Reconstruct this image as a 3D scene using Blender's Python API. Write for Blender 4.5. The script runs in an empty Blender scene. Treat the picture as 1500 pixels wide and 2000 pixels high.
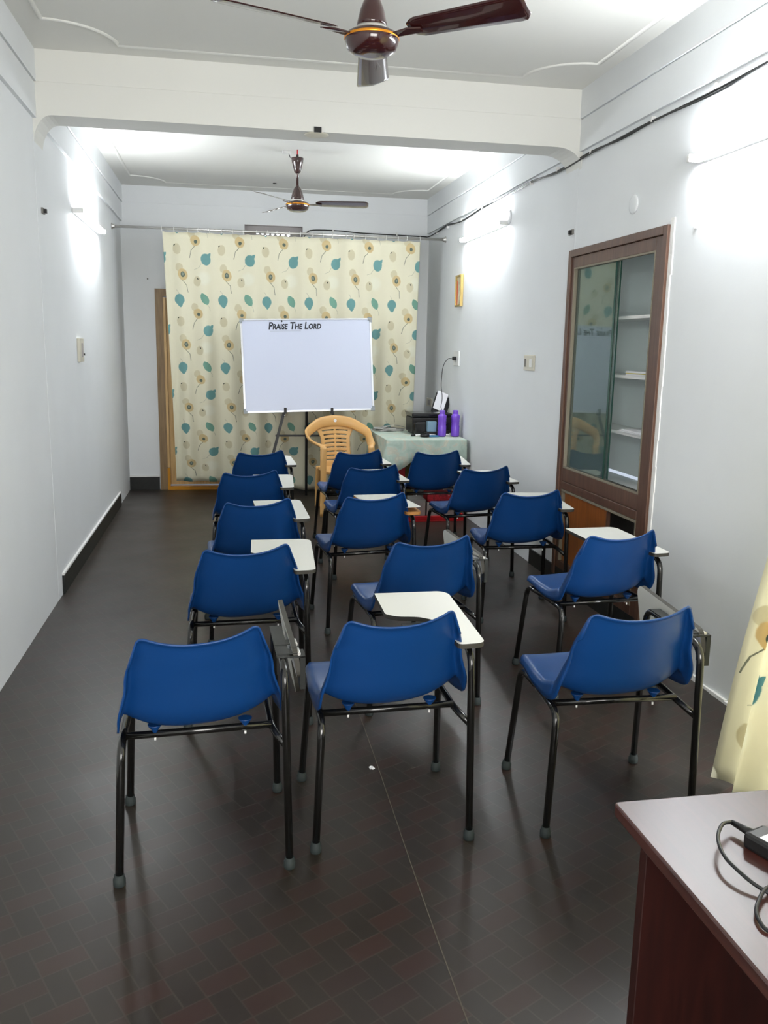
import bpy, bmesh, math, random
from mathutils import Vector, Matrix
random.seed(7)
C = bpy.context.scene.collection
PI = math.pi
XL, XR, YF, ZC, YB = -1.05, 2.27, 9.72, 3.21, 5.48
Y0 = -0.9            # wall behind the photographer

# ------------------------------------------------------------------ materials
def lin(c):
    return tuple((v/255/12.92) if v/255 <= .04045 else ((v/255+.055)/1.055)**2.4 for v in c) + (1,)
def mat(name, rgb, rough=.5, metal=0, bump=0, bscale=60, var=0, vscale=4, coat=0, spec=.5, trans=0, ior=1.45, alpha=None):
    m = bpy.data.materials.new(name); m.use_nodes = True
    nt = m.node_tree; b = nt.nodes['Principled BSDF']
    b.inputs['Base Color'].default_value = lin(rgb)
    b.inputs['Roughness'].default_value = rough
    b.inputs['Metallic'].default_value = metal
    b.inputs['Coat Weight'].default_value = coat
    b.inputs['Specular IOR Level'].default_value = spec
    b.inputs['Transmission Weight'].default_value = trans
    b.inputs['IOR'].default_value = ior
    tc = nt.nodes.new('ShaderNodeTexCoord')
    if var:
        n = nt.nodes.new('ShaderNodeTexNoise'); n.inputs['Scale'].default_value = vscale; n.inputs['Detail'].default_value = 6
        nt.links.new(tc.outputs['Object'], n.inputs['Vector'])
        r = nt.nodes.new('ShaderNodeValToRGB')
        c = lin(rgb)
        r.color_ramp.elements[0].position = .3; r.color_ramp.elements[1].position = .7
        r.color_ramp.elements[0].color = tuple(max(0, v*(1-var)) for v in c[:3]) + (1,)
        r.color_ramp.elements[1].color = tuple(min(1, v*(1+var)) for v in c[:3]) + (1,)
        nt.links.new(n.outputs['Fac'], r.inputs['Fac']); nt.links.new(r.outputs['Color'], b.inputs['Base Color'])
    if bump:
        n2 = nt.nodes.new('ShaderNodeTexNoise'); n2.inputs['Scale'].default_value = bscale; n2.inputs['Detail'].default_value = 4
        nt.links.new(tc.outputs['Object'], n2.inputs['Vector'])
        bp = nt.nodes.new('ShaderNodeBump'); bp.inputs['Strength'].default_value = bump; bp.inputs['Distance'].default_value = .01
        nt.links.new(n2.outputs['Fac'], bp.inputs['Height']); nt.links.new(bp.outputs['Normal'], b.inputs['Normal'])
    return m
def emit(name, rgb, s):
    m = bpy.data.materials.new(name); m.use_nodes = True
    b = m.node_tree.nodes['Principled BSDF']
    b.inputs['Base Color'].default_value = (.8, .8, .8, 1)
    b.inputs['Emission Color'].default_value = tuple(rgb)+(1,); b.inputs['Emission Strength'].default_value = s
    return m
def wood(name, rgb1, rgb2, rough=.45, axis='Z', scale=6, coat=0):
    m = bpy.data.materials.new(name); m.use_nodes = True
    nt = m.node_tree; b = nt.nodes['Principled BSDF']; b.inputs['Roughness'].default_value = rough; b.inputs['Coat Weight'].default_value = coat
    tc = nt.nodes.new('ShaderNodeTexCoord'); mp = nt.nodes.new('ShaderNodeMapping')
    sc = {'X': (.6, 8, 8), 'Y': (8, .6, 8), 'Z': (8, 8, .6)}[axis]
    mp.inputs['Scale'].default_value = sc
    n = nt.nodes.new('ShaderNodeTexNoise'); n.inputs['Scale'].default_value = scale; n.inputs['Detail'].default_value = 8; n.inputs['Distortion'].default_value = .6
    r = nt.nodes.new('ShaderNodeValToRGB')
    r.color_ramp.elements[0].position = .3; r.color_ramp.elements[0].color = lin(rgb1)
    r.color_ramp.elements[1].position = .7; r.color_ramp.elements[1].color = lin(rgb2)
    nt.links.new(tc.outputs['Object'], mp.inputs['Vector']); nt.links.new(mp.outputs['Vector'], n.inputs['Vector'])
    nt.links.new(n.outputs['Fac'], r.inputs['Fac']); nt.links.new(r.outputs['Color'], b.inputs['Base Color'])
    return m

M = {}
M['wall'] = mat('wall_paint', (225, 228, 230), .75, bump=.12, bscale=9, var=.02, vscale=2)
M['ceil'] = mat('ceiling_paint', (220, 220, 215), .8, bump=.1, bscale=12)
M['plaster'] = mat('rough_plaster', (232, 232, 230), .8, bump=.4, bscale=40)
M['blue'] = mat('blue_plastic', (10, 56, 110), .36, bump=.02, bscale=300, var=.05, vscale=3)
M['black_tube'] = mat('black_enamel_tube', (16, 16, 15), .22, coat=.5)
M['rubber'] = mat('grey_rubber', (38, 46, 46), .7)
M['bracket'] = mat('dark_steel_bracket', (44, 46, 45), .4, metal=.5)
M['laminate'] = mat('white_laminate', (212, 212, 205), .4)
M['lam_edge'] = mat('dark_board_edge', (52, 50, 44), .6)
M['ply'] = mat('bare_particle_board', (170, 118, 60), .7, var=.2, vscale=30)
M['maroon'] = mat('maroon_enamel', (50, 17, 17), .2, coat=.6)
M['brown_fan'] = mat('brown_enamel', (58, 38, 36), .22, coat=.6)
M['gold'] = mat('gold_ring', (214, 140, 40), .3, metal=.7)
M['chrome'] = mat('steel', (214, 212, 208), .35, metal=.9)
M['white_pl'] = mat('white_plastic', (228, 228, 226), .35)
M['cream_pl'] = mat('cream_plastic', (206, 202, 186), .4)
M['dark'] = mat('black_plastic', (15, 15, 16), .4)
M['black_gloss'] = mat('black_gloss', (14, 14, 15), .25, coat=.3)
M['cable'] = mat('black_cable', (16, 18, 20), .4)
M['tan'] = mat('tan_plastic', (208, 162, 100), .34, var=.03)
M['purple'] = mat('purple_plastic', (112, 70, 190), .3, coat=.2)
M['paper'] = mat('paper', (225, 226, 230), .8)
M['paper_grey'] = mat('newsprint', (168, 168, 164), .85, var=.45, vscale=28)
M['yellow_paper'] = mat('yellow_file', (196, 180, 72), .7)
M['red'] = mat('red_plastic', (176, 14, 22), .4)
M['redprint'] = mat('red_printed_packet', (160, 30, 40), .4, var=.6, vscale=40)
M['olive'] = mat('olive_card', (92, 84, 36), .7, var=.3, vscale=20)
M['carton'] = mat('grey_carton', (150, 152, 148), .8)
M['skirt'] = mat('black_granite', (14, 18, 17), .4, var=.5, vscale=30)
M['yellow_paint'] = mat('yellow_paint', (206, 140, 14), .5)
M['glass'] = None
M['cab_wood'] = wood('cabinet_wood', (74, 50, 38), (98, 68, 52), .45)
M['orange_wood'] = wood('orange_brown_wood', (128, 70, 26), (160, 92, 36), .35)
M['door_wood'] = wood('door_wood', (120, 96, 66), (150, 122, 84), .5)
M['door_light'] = wood('pale_door_wood', (196, 156, 96), (226, 190, 130), .4)
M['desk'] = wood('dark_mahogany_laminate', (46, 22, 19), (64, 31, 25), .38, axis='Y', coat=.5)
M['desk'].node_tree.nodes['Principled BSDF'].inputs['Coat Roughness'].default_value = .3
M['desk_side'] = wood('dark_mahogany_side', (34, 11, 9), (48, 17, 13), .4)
M['tube_on'] = emit('lit_tube', (.93, .965, 1.0), 125)
M['daylight'] = emit('outdoor_daylight', (.95, .98, 1), 4)
M['white_board'] = mat('whiteboard_face', (196, 202, 220), .28)
M['alu'] = mat('aluminium', (205, 208, 214), .35, metal=.8)
M['corner_grey'] = mat('grey_corner_cap', (138, 144, 146), .5)
M['ink'] = mat('black_marker_ink', (20, 24, 36), .6)
M['grey_ink'] = mat('grey_marker_line', (150, 155, 165), .6)
M['teal_edge'] = mat('green_glass_edge', (40, 70, 62), .2)
M['clearbox'] = mat('pale_blue_plastic_box', (128, 158, 176), .2)
M['bluebox'] = mat('blue_card', (60, 120, 160), .5)
M['label'] = mat('silver_label', (200, 204, 204), .3, var=.2, vscale=60)
M['picture'] = mat('picture_print', (196, 190, 170), .3, var=.3, vscale=20)
M['red_pic'] = mat('red_picture_edge', (190, 60, 50), .4)
M['gilt'] = mat('gilt_frame', (205, 178, 112), .25, metal=.6)
M['vent_grey'] = mat('vent_grey', (172, 168, 168), .8)
M['redwire'] = mat('red_wire', (190, 30, 40), .5)
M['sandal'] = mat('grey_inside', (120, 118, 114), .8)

# glass: thin pane, mostly see-through with a mirror sheen and green tint
def glass_mat():
    m = bpy.data.materials.new('greenish_glass'); m.use_nodes = True
    nt = m.node_tree; nt.nodes.clear()
    o = nt.nodes.new('ShaderNodeOutputMaterial'); mx = nt.nodes.new('ShaderNodeMixShader')
    t = nt.nodes.new('ShaderNodeBsdfTransparent'); t.inputs['Color'].default_value = (.95, .985, .97, 1)
    g = nt.nodes.new('ShaderNodeBsdfGlossy'); g.inputs['Roughness'].default_value = .03; g.inputs['Color'].default_value = (.85, .95, .92, 1)
    lw = nt.nodes.new('ShaderNodeFresnel'); lw.inputs['IOR'].default_value = 1.5
    ad = nt.nodes.new('ShaderNodeMath'); ad.operation = 'ADD'; ad.use_clamp = True; ad.inputs[1].default_value = .06
    nt.links.new(lw.outputs['Fac'], ad.inputs[0]); nt.links.new(ad.outputs[0], mx.inputs['Fac']); nt.links.new(t.outputs[0], mx.inputs[1]); nt.links.new(g.outputs[0], mx.inputs[2])
    df = nt.nodes.new('ShaderNodeBsdfDiffuse'); df.inputs['Color'].default_value = (.62, .74, .70, 1)
    m2 = nt.nodes.new('ShaderNodeMixShader'); m2.inputs[0].default_value = .07
    nt.links.new(mx.outputs[0], m2.inputs[1]); nt.links.new(df.outputs[0], m2.inputs[2])
    nt.links.new(m2.outputs[0], o.inputs['Surface'])
    return m
M['glass'] = glass_mat()

# node helpers for patterned materials
class NG:
    def __init__(s, nt): s.nt = nt
    def m(s, op, a, b=0, c=0):
        n = s.nt.nodes.new('ShaderNodeMath'); n.operation = op
        for i, v in enumerate((a, b, c)):
            if isinstance(v, (int, float)): n.inputs[i].default_value = v
            else: s.nt.links.new(v, n.inputs[i])
        return n.outputs[0]
    def v(s, op, a, b=(0, 0, 0), c=(0, 0, 0), out=0):
        n = s.nt.nodes.new('ShaderNodeVectorMath'); n.operation = op
        for i, v in enumerate((a, b, c)):
            if isinstance(v, tuple): n.inputs[i].default_value = v
            else: s.nt.links.new(v, n.inputs[i])
        return n.outputs[out]
    def mix(s, f, a, b):
        n = s.nt.nodes.new('ShaderNodeMix'); n.data_type = 'RGBA'
        for i, v in ((0, f), (6, a), (7, b)):
            if isinstance(v, (int, float)): n.inputs[i].default_value = v
            elif isinstance(v, tuple): n.inputs[i].default_value = v
            else: s.nt.links.new(v, n.inputs[i])
        return n.outputs[2]

def floor_mat():
    m = bpy.data.materials.new('vinyl_floor'); m.use_nodes = True
    nt = m.node_tree; b = nt.nodes['Principled BSDF']; g = NG(nt)
    tc = nt.nodes.new('ShaderNodeTexCoord')
    mp = nt.nodes.new('ShaderNodeMapping'); u = .062
    mp.inputs['Scale'].default_value = (1/u, 1/u, 1); mp.inputs['Rotation'].default_value = (0, 0, math.radians(-27))
    nt.links.new(tc.outputs['Object'], mp.inputs['Vector'])
    sp = nt.nodes.new('ShaderNodeSeparateXYZ'); nt.links.new(mp.outputs[0], sp.inputs[0])
    x, y = sp.outputs[0], sp.outputs[1]
    i = g.m('FLOOR', x); j = g.m('FLOOR', y); fx = g.m('FRACT', x); fy = g.m('FRACT', y)
    k = g.m('FLOORED_MODULO', g.m('SUBTRACT', i, g.m('MULTIPLY', j, 2)), 5)
    def isk(n): return g.m('COMPARE', k, n, .3)
    R = g.m('ADD', g.m('SUBTRACT', 1, fx), isk(2)); L = g.m('ADD', fx, isk(3))
    T = g.m('ADD', g.m('SUBTRACT', 1, fy), isk(1)); B_ = g.m('ADD', fy, isk(4))
    d = g.m('MINIMUM', g.m('MINIMUM', R, L), g.m('MINIMUM', T, B_))
    line = g.m('LESS_THAN', d, .035)
    # cell id -> random tone
    iH = g.m('SUBTRACT', i, isk(3)); jV = g.m('SUBTRACT', j, isk(4))
    wn = nt.nodes.new('ShaderNodeTexWhiteNoise'); cx = nt.nodes.new('ShaderNodeCombineXYZ')
    nt.links.new(iH, cx.inputs[0]); nt.links.new(jV, cx.inputs[1]); nt.links.new(cx.outputs[0], wn.inputs[0])
    horiz = g.m('ADD', isk(2), isk(3))
    c = g.mix(horiz, lin((37, 31, 25)), lin((48, 30, 24)))
    c = g.mix(isk(0), c, lin((38, 32, 25)))
    rnd = g.m('MULTIPLY', wn.outputs[0], .45)
    c = g.mix(rnd, c, lin((26, 24, 21)))
    n = nt.nodes.new('ShaderNodeTexNoise'); n.inputs['Scale'].default_value = 1.6; n.inputs['Detail'].default_value = 5
    nt.links.new(tc.outputs['Object'], n.inputs['Vector'])
    c = g.mix(g.m('MULTIPLY', n.outputs['Fac'], .5), c, lin((46, 39, 33)))
    c = g.mix(g.m('MULTIPLY', line, .35), c, lin((66, 63, 54)))
    nt.links.new(c, b.inputs['Base Color'])
    n2 = nt.nodes.new('ShaderNodeTexNoise'); n2.inputs['Scale'].default_value = 3; n2.inputs['Detail'].default_value = 6
    nt.links.new(tc.outputs['Object'], n2.inputs['Vector'])
    rr = nt.nodes.new('ShaderNodeMapRange'); rr.inputs['To Min'].default_value = .3; rr.inputs['To Max'].default_value = .46
    nt.links.new(n2.outputs['Fac'], rr.inputs[0]); nt.links.new(rr.outputs[0], b.inputs['Roughness'])
    bp = nt.nodes.new('ShaderNodeBump'); bp.inputs['Strength'].default_value = .25; bp.inputs['Distance'].default_value = .002
    nt.links.new(g.m('SUBTRACT', 1, line), bp.inputs['Height']); nt.links.new(bp.outputs['Normal'], b.inputs['Normal'])
    return m
M['floor'] = floor_mat()

PU, PV = .433, .69
def fabric_mat(name, translucent=0.0):
    m = bpy.data.materials.new(name); m.use_nodes = True
    nt = m.node_tree; b = nt.nodes['Principled BSDF']; g = NG(nt)
    b.inputs['Roughness'].default_value = .85; b.inputs['Specular IOR Level'].default_value = .15
    uv = nt.nodes.new('ShaderNodeUVMap'); uv.uv_map = 'UVMap'
    nz = nt.nodes.new('ShaderNodeTexNoise'); nz.inputs['Scale'].default_value = 22; nz.inputs['Detail'].default_value = 3
    nt.links.new(uv.outputs[0], nz.inputs['Vector'])
    dis = g.v('SCALE', g.v('SUBTRACT', nz.outputs['Color'], (.5, .5, .5)))
    dis.node.inputs['Scale'].default_value = .012
    P = g.v('ADD', uv.outputs[0], dis)
    P = g.v('MULTIPLY', P, (1, 1, 0))
    def local(cx, cy):
        return g.v('WRAP', g.v('SUBTRACT', P, (cx, cy, 0)), (PU/2, PV/2, 1), (-PU/2, -PV/2, -1))
    def ell(cx, cy, rx, ry, rot=0, soft=.12):
        q = local(cx, cy)
        if rot:
            r = nt.nodes.new('ShaderNodeVectorRotate'); r.rotation_type = 'Z_AXIS'; r.inputs['Angle'].default_value = -rot
            nt.links.new(q, r.inputs['Vector']); q = r.outputs[0]
        l = g.v('LENGTH', g.v('MULTIPLY', q, (1/rx, 1/ry, 0)), out=1)
        mr = nt.nodes.new('ShaderNodeMapRange'); mr.inputs['From Min'].default_value = 1+soft/2; mr.inputs['From Max'].default_value = 1-soft/2
        nt.links.new(l, mr.inputs[0]); return mr.outputs[0]
    def lens(cx, cy, a, bb, rot):      # pointed leaf: intersection of two discs
        q = local(cx, cy)
        r = nt.nodes.new('ShaderNodeVectorRotate'); r.rotation_type = 'Z_AXIS'; r.inputs['Angle'].default_value = -rot
        nt.links.new(q, r.inputs['Vector']); q = r.outputs[0]
        R = (a*a+bb*bb)/(2*bb); o = R-bb
        l1 = g.v('LENGTH', g.v('SUBTRACT', q, (0, o, 0)), out=1); l2 = g.v('LENGTH', g.v('SUBTRACT', q, (0, -o, 0)), out=1)
        return g.m('LESS_THAN', g.m('MAXIMUM', l1, l2), R)
    def seg(ax, ay, bx, by, w, bend=0):
        mx, my = (ax+bx)/2, (ay+by)/2; dx, dy = bx-ax, by-ay
        mx -= dy*bend; my += dx*bend; out = None
        for (px, py, qx, qy) in ((ax, ay, mx, my), (mx, my, bx, by)):
            q = local(px, py); ba = (qx-px, qy-py, 0); bb = ba[0]**2+ba[1]**2
            h = g.m('DIVIDE', g.v('DOT_PRODUCT', q, ba, out=1), bb); h.node.use_clamp = True
            sc = nt.nodes.new('ShaderNodeVectorMath'); sc.operation = 'SCALE'; sc.inputs[0].default_value = ba; nt.links.new(h, sc.inputs['Scale'])
            d = g.v('LENGTH', g.v('SUBTRACT', q, sc.outputs[0]), out=1)
            k = g.m('LESS_THAN', d, w); out = k if out is None else g.m('MAXIMUM', out, k)
        return out
    cream = lin((232, 228, 204))
    c = g.mix(g.m('MULTIPLY', nz.outputs['Fac'], .25), cream, lin((222, 218, 194)))
    teal, teal2 = lin((112, 158, 156)), lin((122, 166, 148)); beige, pale = lin((208, 188, 142)), lin((206, 198, 166))
    ctr, stem, dk = lin((98, 110, 100)), lin((140, 142, 124)), lin((70, 74, 62))
    def put(mask, col, k=1.0):
        nonlocal c
        c = g.mix(g.m('MULTIPLY', mask, k), c, col)
    put(ell(-.196, 2.243, .06, .06, soft=.6), lin((236, 236, 218)), .7)
    put(ell(-.30, 2.655, .035, .04), pale, .8); put(seg(-.266, 2.55, -.328, 2.434, .003, -.12), stem)
    put(ell(-.266, 2.591, .046, .052, .5), beige); put(ell(-.262, 2.582, .016, .017, .3), ctr)
    put(ell(-.447, 2.511, .037, .05), pale, .85); put(ell(-.468, 2.548, .010, .005, .8), dk)
    put(seg(-.215, 2.38, -.285, 2.325, .0022, .15), stem, .5)
    put(ell(-.171, 2.42, .047, .055), teal); put(lens(-.146, 2.449, .040, .018, .9), teal)
    put(ell(-.433, 2.341, .036, .04), pale, .8); put(seg(-.415, 2.23, -.361, 2.106, .003, .15), stem)
    put(ell(-.402, 2.277, .046, .055, .2), beige); put(ell(-.402, 2.277, .020, .026), ctr); put(ell(-.402, 2.28, .010, .014), lin((140, 152, 140)))
    put(ell(-.262, 2.215, .036, .048), pale, .85); put(ell(-.256, 2.24, .005, .011, .5), dk)
    put(seg(-.47, 2.13, -.446, 2.08, .0022, .1), stem, .5)
    put(ell(-.446, 2.036, .047, .053), teal); put(lens(-.443, 2.01, .050, .030, 1.65), teal)
    put(lens(-.194, 2.044, .064, .036, -1.1), teal2); put(seg(-.164, 1.985, -.145, 1.93, .002, .1), stem, .5)
    nt.links.new(c, b.inputs['Base Color'])
    if translucent:
        tr = nt.nodes.new('ShaderNodeBsdfTranslucent'); nt.links.new(c, tr.inputs['Color'])
        ms = nt.nodes.new('ShaderNodeMixShader'); ms.inputs[0].default_value = translucent
        nt.links.new(b.outputs[0], ms.inputs[1]); nt.links.new(tr.outputs[0], ms.inputs[2])
        nt.links.new(ms.outputs[0], nt.nodes['Material Output'].inputs['Surface'])
    return m
M['fabric'] = fabric_mat('leaf_print_curtain', .18)
M['fabric2'] = fabric_mat('leaf_print_curtain_thin', .5)

def cloth_mat():
    m = bpy.data.materials.new('pale_green_marbled_cloth'); m.use_nodes = True
    nt = m.node_tree; b = nt.nodes['Principled BSDF']; b.inputs['Roughness'].default_value = .6
    tc = nt.nodes.new('ShaderNodeTexCoord'); n = nt.nodes.new('ShaderNodeTexNoise')
    n.inputs['Scale'].default_value = 9; n.inputs['Detail'].default_value = 5; n.inputs['Distortion'].default_value = 1.5
    nt.links.new(tc.outputs['Object'], n.inputs['Vector'])
    r = nt.nodes.new('ShaderNodeValToRGB'); e = r.color_ramp.elements
    e[0].position = .3; e[0].color = lin((158, 178, 166)); e[1].position = .7; e[1].color = lin((202, 204, 186))
    k = r.color_ramp.elements.new(.52); k.color = lin((178, 194, 182)); k = r.color_ramp.elements.new(.6); k.color = lin((184, 184, 168))
    nt.links.new(n.outputs['Fac'], r.inputs[0]); nt.links.new(r.outputs[0], b.inputs['Base Color'])
    return m
M['cloth'] = cloth_mat()

# ------------------------------------------------------------------ mesh helpers
def obj(name, bm, ms, parent=None, smooth=False, bevel=0):
    me = bpy.data.meshes.new(name)
    bmesh.ops.recalc_face_normals(bm, faces=bm.faces[:])
    bm.to_mesh(me); bm.free()
    for m in (ms if isinstance(ms, (list, tuple)) else [ms]): me.materials.append(m)
    if smooth:
        for p in me.polygons: p.use_smooth = True
    o = bpy.data.objects.new(name, me); C.objects.link(o)
    if parent is not None: o.parent = parent
    if bevel:
        b = o.modifiers.new('bevel', 'BEVEL'); b.width = bevel; b.segments = 2; b.limit_method = 'ANGLE'; b.angle_limit = .6
    return o
def tag(o, label, cat, group=None):
    o['label'] = label; o['category'] = cat
    if group: o['group'] = group
    return o
def thing(name, label, cat, loc=(0, 0, 0), rz=0, group=None):
    o = bpy.data.objects.new(name, None); C.objects.link(o); o.location = loc; o.rotation_euler = (0, 0, rz)
    o.empty_display_size = .1
    return tag(o, label, cat, group)
def struct(o):
    o['kind'] = 'structure'; return o
def bx(bm, x0, x1, y0, y1, z0, z1, mi=0):
    v = [bm.verts.new((x, y, z)) for x in (x0, x1) for y in (y0, y1) for z in (z0, z1)]
    fs = []
    for f in ((0, 1, 3, 2), (4, 6, 7, 5), (0, 4, 5, 1), (2, 3, 7, 6), (0, 2, 6, 4), (1, 5, 7, 3)):
        q = bm.faces.new([v[i] for i in f]); q.material_index = mi; fs.append(q)
    return fs
def box(name, x0, x1, y0, y1, z0, z1, m, parent=None, bevel=0):
    bm = bmesh.new(); bx(bm, x0, x1, y0, y1, z0, z1)
    return obj(name, bm, m, parent, bevel=bevel)
def fillet(pts, rad, n=6):
    pts = [Vector(p) for p in pts]; out = [pts[0]]
    for i in range(1, len(pts)-1):
        p, a, b = pts[i], pts[i-1], pts[i+1]
        r = rad[i-1] if isinstance(rad, (list, tuple)) else rad
        da, db = (a-p), (b-p); ra = min(r, da.length*.48); rb = min(r, db.length*.48)
        A = p+da.normalized()*ra; Bq = p+db.normalized()*rb
        for k in range(n+1):
            t = k/n; out.append(A*(1-t)**2+p*2*t*(1-t)+Bq*t*t)
    out.append(pts[-1]); return out
def smoothpath(pts, n=6):
    P = [Vector(p) for p in pts]; P = [P[0]*2-P[1]]+P+[P[-1]*2-P[-2]]; out = []
    for i in range(1, len(P)-2):
        for k in range(n):
            t = k/n
            out.append(.5*((2*P[i])+(-P[i-1]+P[i+1])*t+(2*P[i-1]-5*P[i]+4*P[i+1]-P[i+2])*t*t+(-P[i-1]+3*P[i]-3*P[i+1]+P[i+2])*t**3))
    out.append(P[-2]); return out
def sweep(bm, pts, r, seg=10, cap=True, up=None, mi=0):
    """r: radius, or list of (ra, rb) per point; up fixes the orientation of the section"""
    pts = [Vector(p) for p in pts]; N = len(pts); rings = []
    T0 = (pts[1]-pts[0]).normalized()
    nrm = Vector(up) if up else (Vector((0, 0, 1)) if abs(T0.z) < .9 else Vector((1, 0, 0)))
    nrm = (nrm-T0*nrm.dot(T0)).normalized()
    for i, p in enumerate(pts):
        T = (pts[min(i+1, N-1)]-pts[max(i-1, 0)]).normalized()
        nrm = (nrm-T*nrm.dot(T)).normalized()
        if up:
            u = Vector(up); w = u-T*u.dot(T)
            if w.length > .2: nrm = w.normalized()
        bn = T.cross(nrm)
        ra, rb = (r, r) if isinstance(r, (int, float)) else r[i]
        rings.append([bm.verts.new(p+nrm*ra*math.cos(2*PI*k/seg)+bn*rb*math.sin(2*PI*k/seg)) for k in range(seg)])
    for a, b in zip(rings, rings[1:]):
        for k in range(seg):
            f = bm.faces.new((a[k], a[(k+1) % seg], b[(k+1) % seg], b[k])); f.smooth = True; f.material_index = mi
    if cap:
        for rg in (rings[0], rings[-1]):
            f = bm.faces.new(rg); f.material_index = mi
def tube(name, pts, r, m, parent=None, seg=10, up=None):
    bm = bmesh.new(); sweep(bm, pts, r, seg, up=up)
    return obj(name, bm, m, parent)
def lathe(bm, prof, cx=0, cy=0, seg=28, mi=0, axis='Z'):
    rings = []
    for (r, z) in prof:
        ring = []
        for k in range(seg):
            a = 2*PI*k/seg
            if axis == 'Z': co = (cx+r*math.cos(a), cy+r*math.sin(a), z)
            elif axis == 'X': co = (z, cx+r*math.cos(a), cy+r*math.sin(a))
            else: co = (cx+r*math.cos(a), z, cy+r*math.sin(a))
            ring.append(bm.verts.new(co))
        rings.append(ring)
    for a, b in zip(rings, rings[1:]):
        for k in range(seg):
            f = bm.faces.new((a[k], a[(k+1) % seg], b[(k+1) % seg], b[k])); f.smooth = True; f.material_index = mi
    for rg in (rings[0], rings[-1]):
        f = bm.faces.new(rg); f.material_index = mi
def lath(name, prof, m, parent=None, cx=0, cy=0, seg=28, axis='Z'):
    bm = bmesh.new(); lathe(bm, prof, cx, cy, seg, 0, axis); return obj(name, bm, m, parent)
def prism(bm, poly, z0, z1, mi_side=0, mi_top=0, mi_bot=0):
    a = [bm.verts.new((x, y, z0)) for x, y in poly]; b = [bm.verts.new((x, y, z1)) for x, y in poly]
    f = bm.faces.new(a); f.material_index = mi_bot
    f = bm.faces.new(b); f.material_index = mi_top
    n = len(poly)
    for i in range(n):
        f = bm.faces.new((a[i], a[(i+1) % n], b[(i+1) % n], b[i])); f.material_index = mi_side
def round_poly(pts, rads, n=5):
    out = []; N = len(pts)
    for i in range(N):
        p = Vector(pts[i]); a = Vector(pts[i-1]); b = Vector(pts[(i+1) % N]); r = rads[i]
        if r <= 0: out.append(tuple(p)); continue
        A = p+(a-p).normalized()*r; B = p+(b-p).normalized()*r
        for k in range(n+1):
            t = k/n; q = A*(1-t)**2+p*2*t*(1-t)+B*t*t; out.append((q.x, q.y))
    return out
def copy_tree(o, parent=None):
    c = o.copy(); C.objects.link(c); c.parent = parent
    for ch in list(o.children): copy_tree(ch, c)
    return c

# ------------------------------------------------------------------ the room
WT = .25
bm = bmesh.new(); bx(bm, XL-WT, XR+WT+.3, Y0-WT, YF+WT+.3, -.1, 0)
struct(obj('floor', bm, M['floor']))
bm = bmesh.new(); bx(bm, XL-WT, XR+WT+.3, Y0-WT, YF+WT, ZC, ZC+.15)
struct(obj('ceiling', bm, M['ceil']))
struct(box('wall_left', XL-WT, XL, Y0-WT, YF+WT, 0, ZC, M['wall']))
# right wall with the cabinet recess and the curtained doorway
CY0, CY1, CZ0, CZ1 = 4.30, 5.52, .10, 2.205
DY0, DY1, DZ = 1.35, 2.68, 2.15
bm = bmesh.new()
X1 = XR+WT+.1
bx(bm, XR, X1, Y0-WT, DY0, 0, ZC); bx(bm, XR, X1, DY0, DY1, DZ, ZC); bx(bm, XR, X1, DY1, CY0, 0, ZC)
bx(bm, XR, X1, CY0, CY1, 0, CZ0); bx(bm, XR, X1, CY0, CY1, CZ1, ZC); bx(bm, XR, X1, CY1, YF+WT, 0, ZC)
struct(obj('wall_right', bm, M['wall']))
# far wall with a doorway behind the curtain and a vent recess
bm = bmesh.new()
bx(bm, XL-WT, -.72, YF, YF+WT, 0, ZC); bx(bm, .40, XR+WT, YF, YF+WT, 0, 2.66)
bx(bm, -.72, .40, YF, YF+WT, 2.17, 2.66); bx(bm, .86, XR+WT, YF, YF+WT, 2.66, ZC)
bx(bm, -.72, .235, YF, YF+WT, 2.66, ZC); bx(bm, .235, .86, YF, YF+WT, 2.868, ZC)
struct(obj('wall_back', bm, M['wall']))
# wall behind the photographer: unseen window opening, added to light the chair backs
bm = bmesh.new()
bx(bm, XL-WT, XL+.45, Y0-WT, Y0, 0, ZC); bx(bm, XR-.75, XR+WT, Y0-WT, Y0, 0, ZC)
bx(bm, XL+.45, XR-.75, Y0-WT, Y0, 2.35, ZC); bx(bm, XL+.45, XR-.75, Y0-WT, Y0, 0, .75)
struct(obj('wall_front', bm, M['wall']))
bm = bmesh.new()
for xx in (XL+.45, .05+.35, XR-.80): bx(bm, xx, xx+.05, Y0-.12, Y0-.06, .75, 2.35)
bx(bm, XL+.45, XR-.75, Y0-.12, Y0-.06, .75, .80); bx(bm, XL+.45, XR-.75, Y0-.12, Y0-.06, 2.30, 2.35)
struct(obj('added_window_1', bm, M['cab_wood']))  # frame of the added, unseen window that holds the rear fill light
# beam with rounded haunches
BZ = 2.865; BY1 = YB+.25
prof = [(XL, ZC), (XL, BZ-.17)]
for k in range(1, 9):
    a = PI/2*k/8; prof.append((XL+.105*(1-math.cos(a)), BZ-.17+.17*math.sin(a)))
R = []
for k in range(0, 9):
    a = PI/2*(1-k/8); R.append((XR-.17*(1-math.cos(a)), BZ-.12+.12*math.sin(a)))
prof += R + [(XR, ZC)]
bm = bmesh.new()
a = [bm.verts.new((x, YB, z)) for x, z in prof]; b = [bm.verts.new((x, BY1, z)) for x, z in prof]
bm.faces.new(a); bm.faces.new(b)
for i in range(len(prof)): bm.faces.new((a[i], a[(i+1) % len(prof)], b[(i+1) % len(prof)], b[i]))
struct(obj('ceiling_beam', bm, M['ceil'])).name = 'trim_1'
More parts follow.
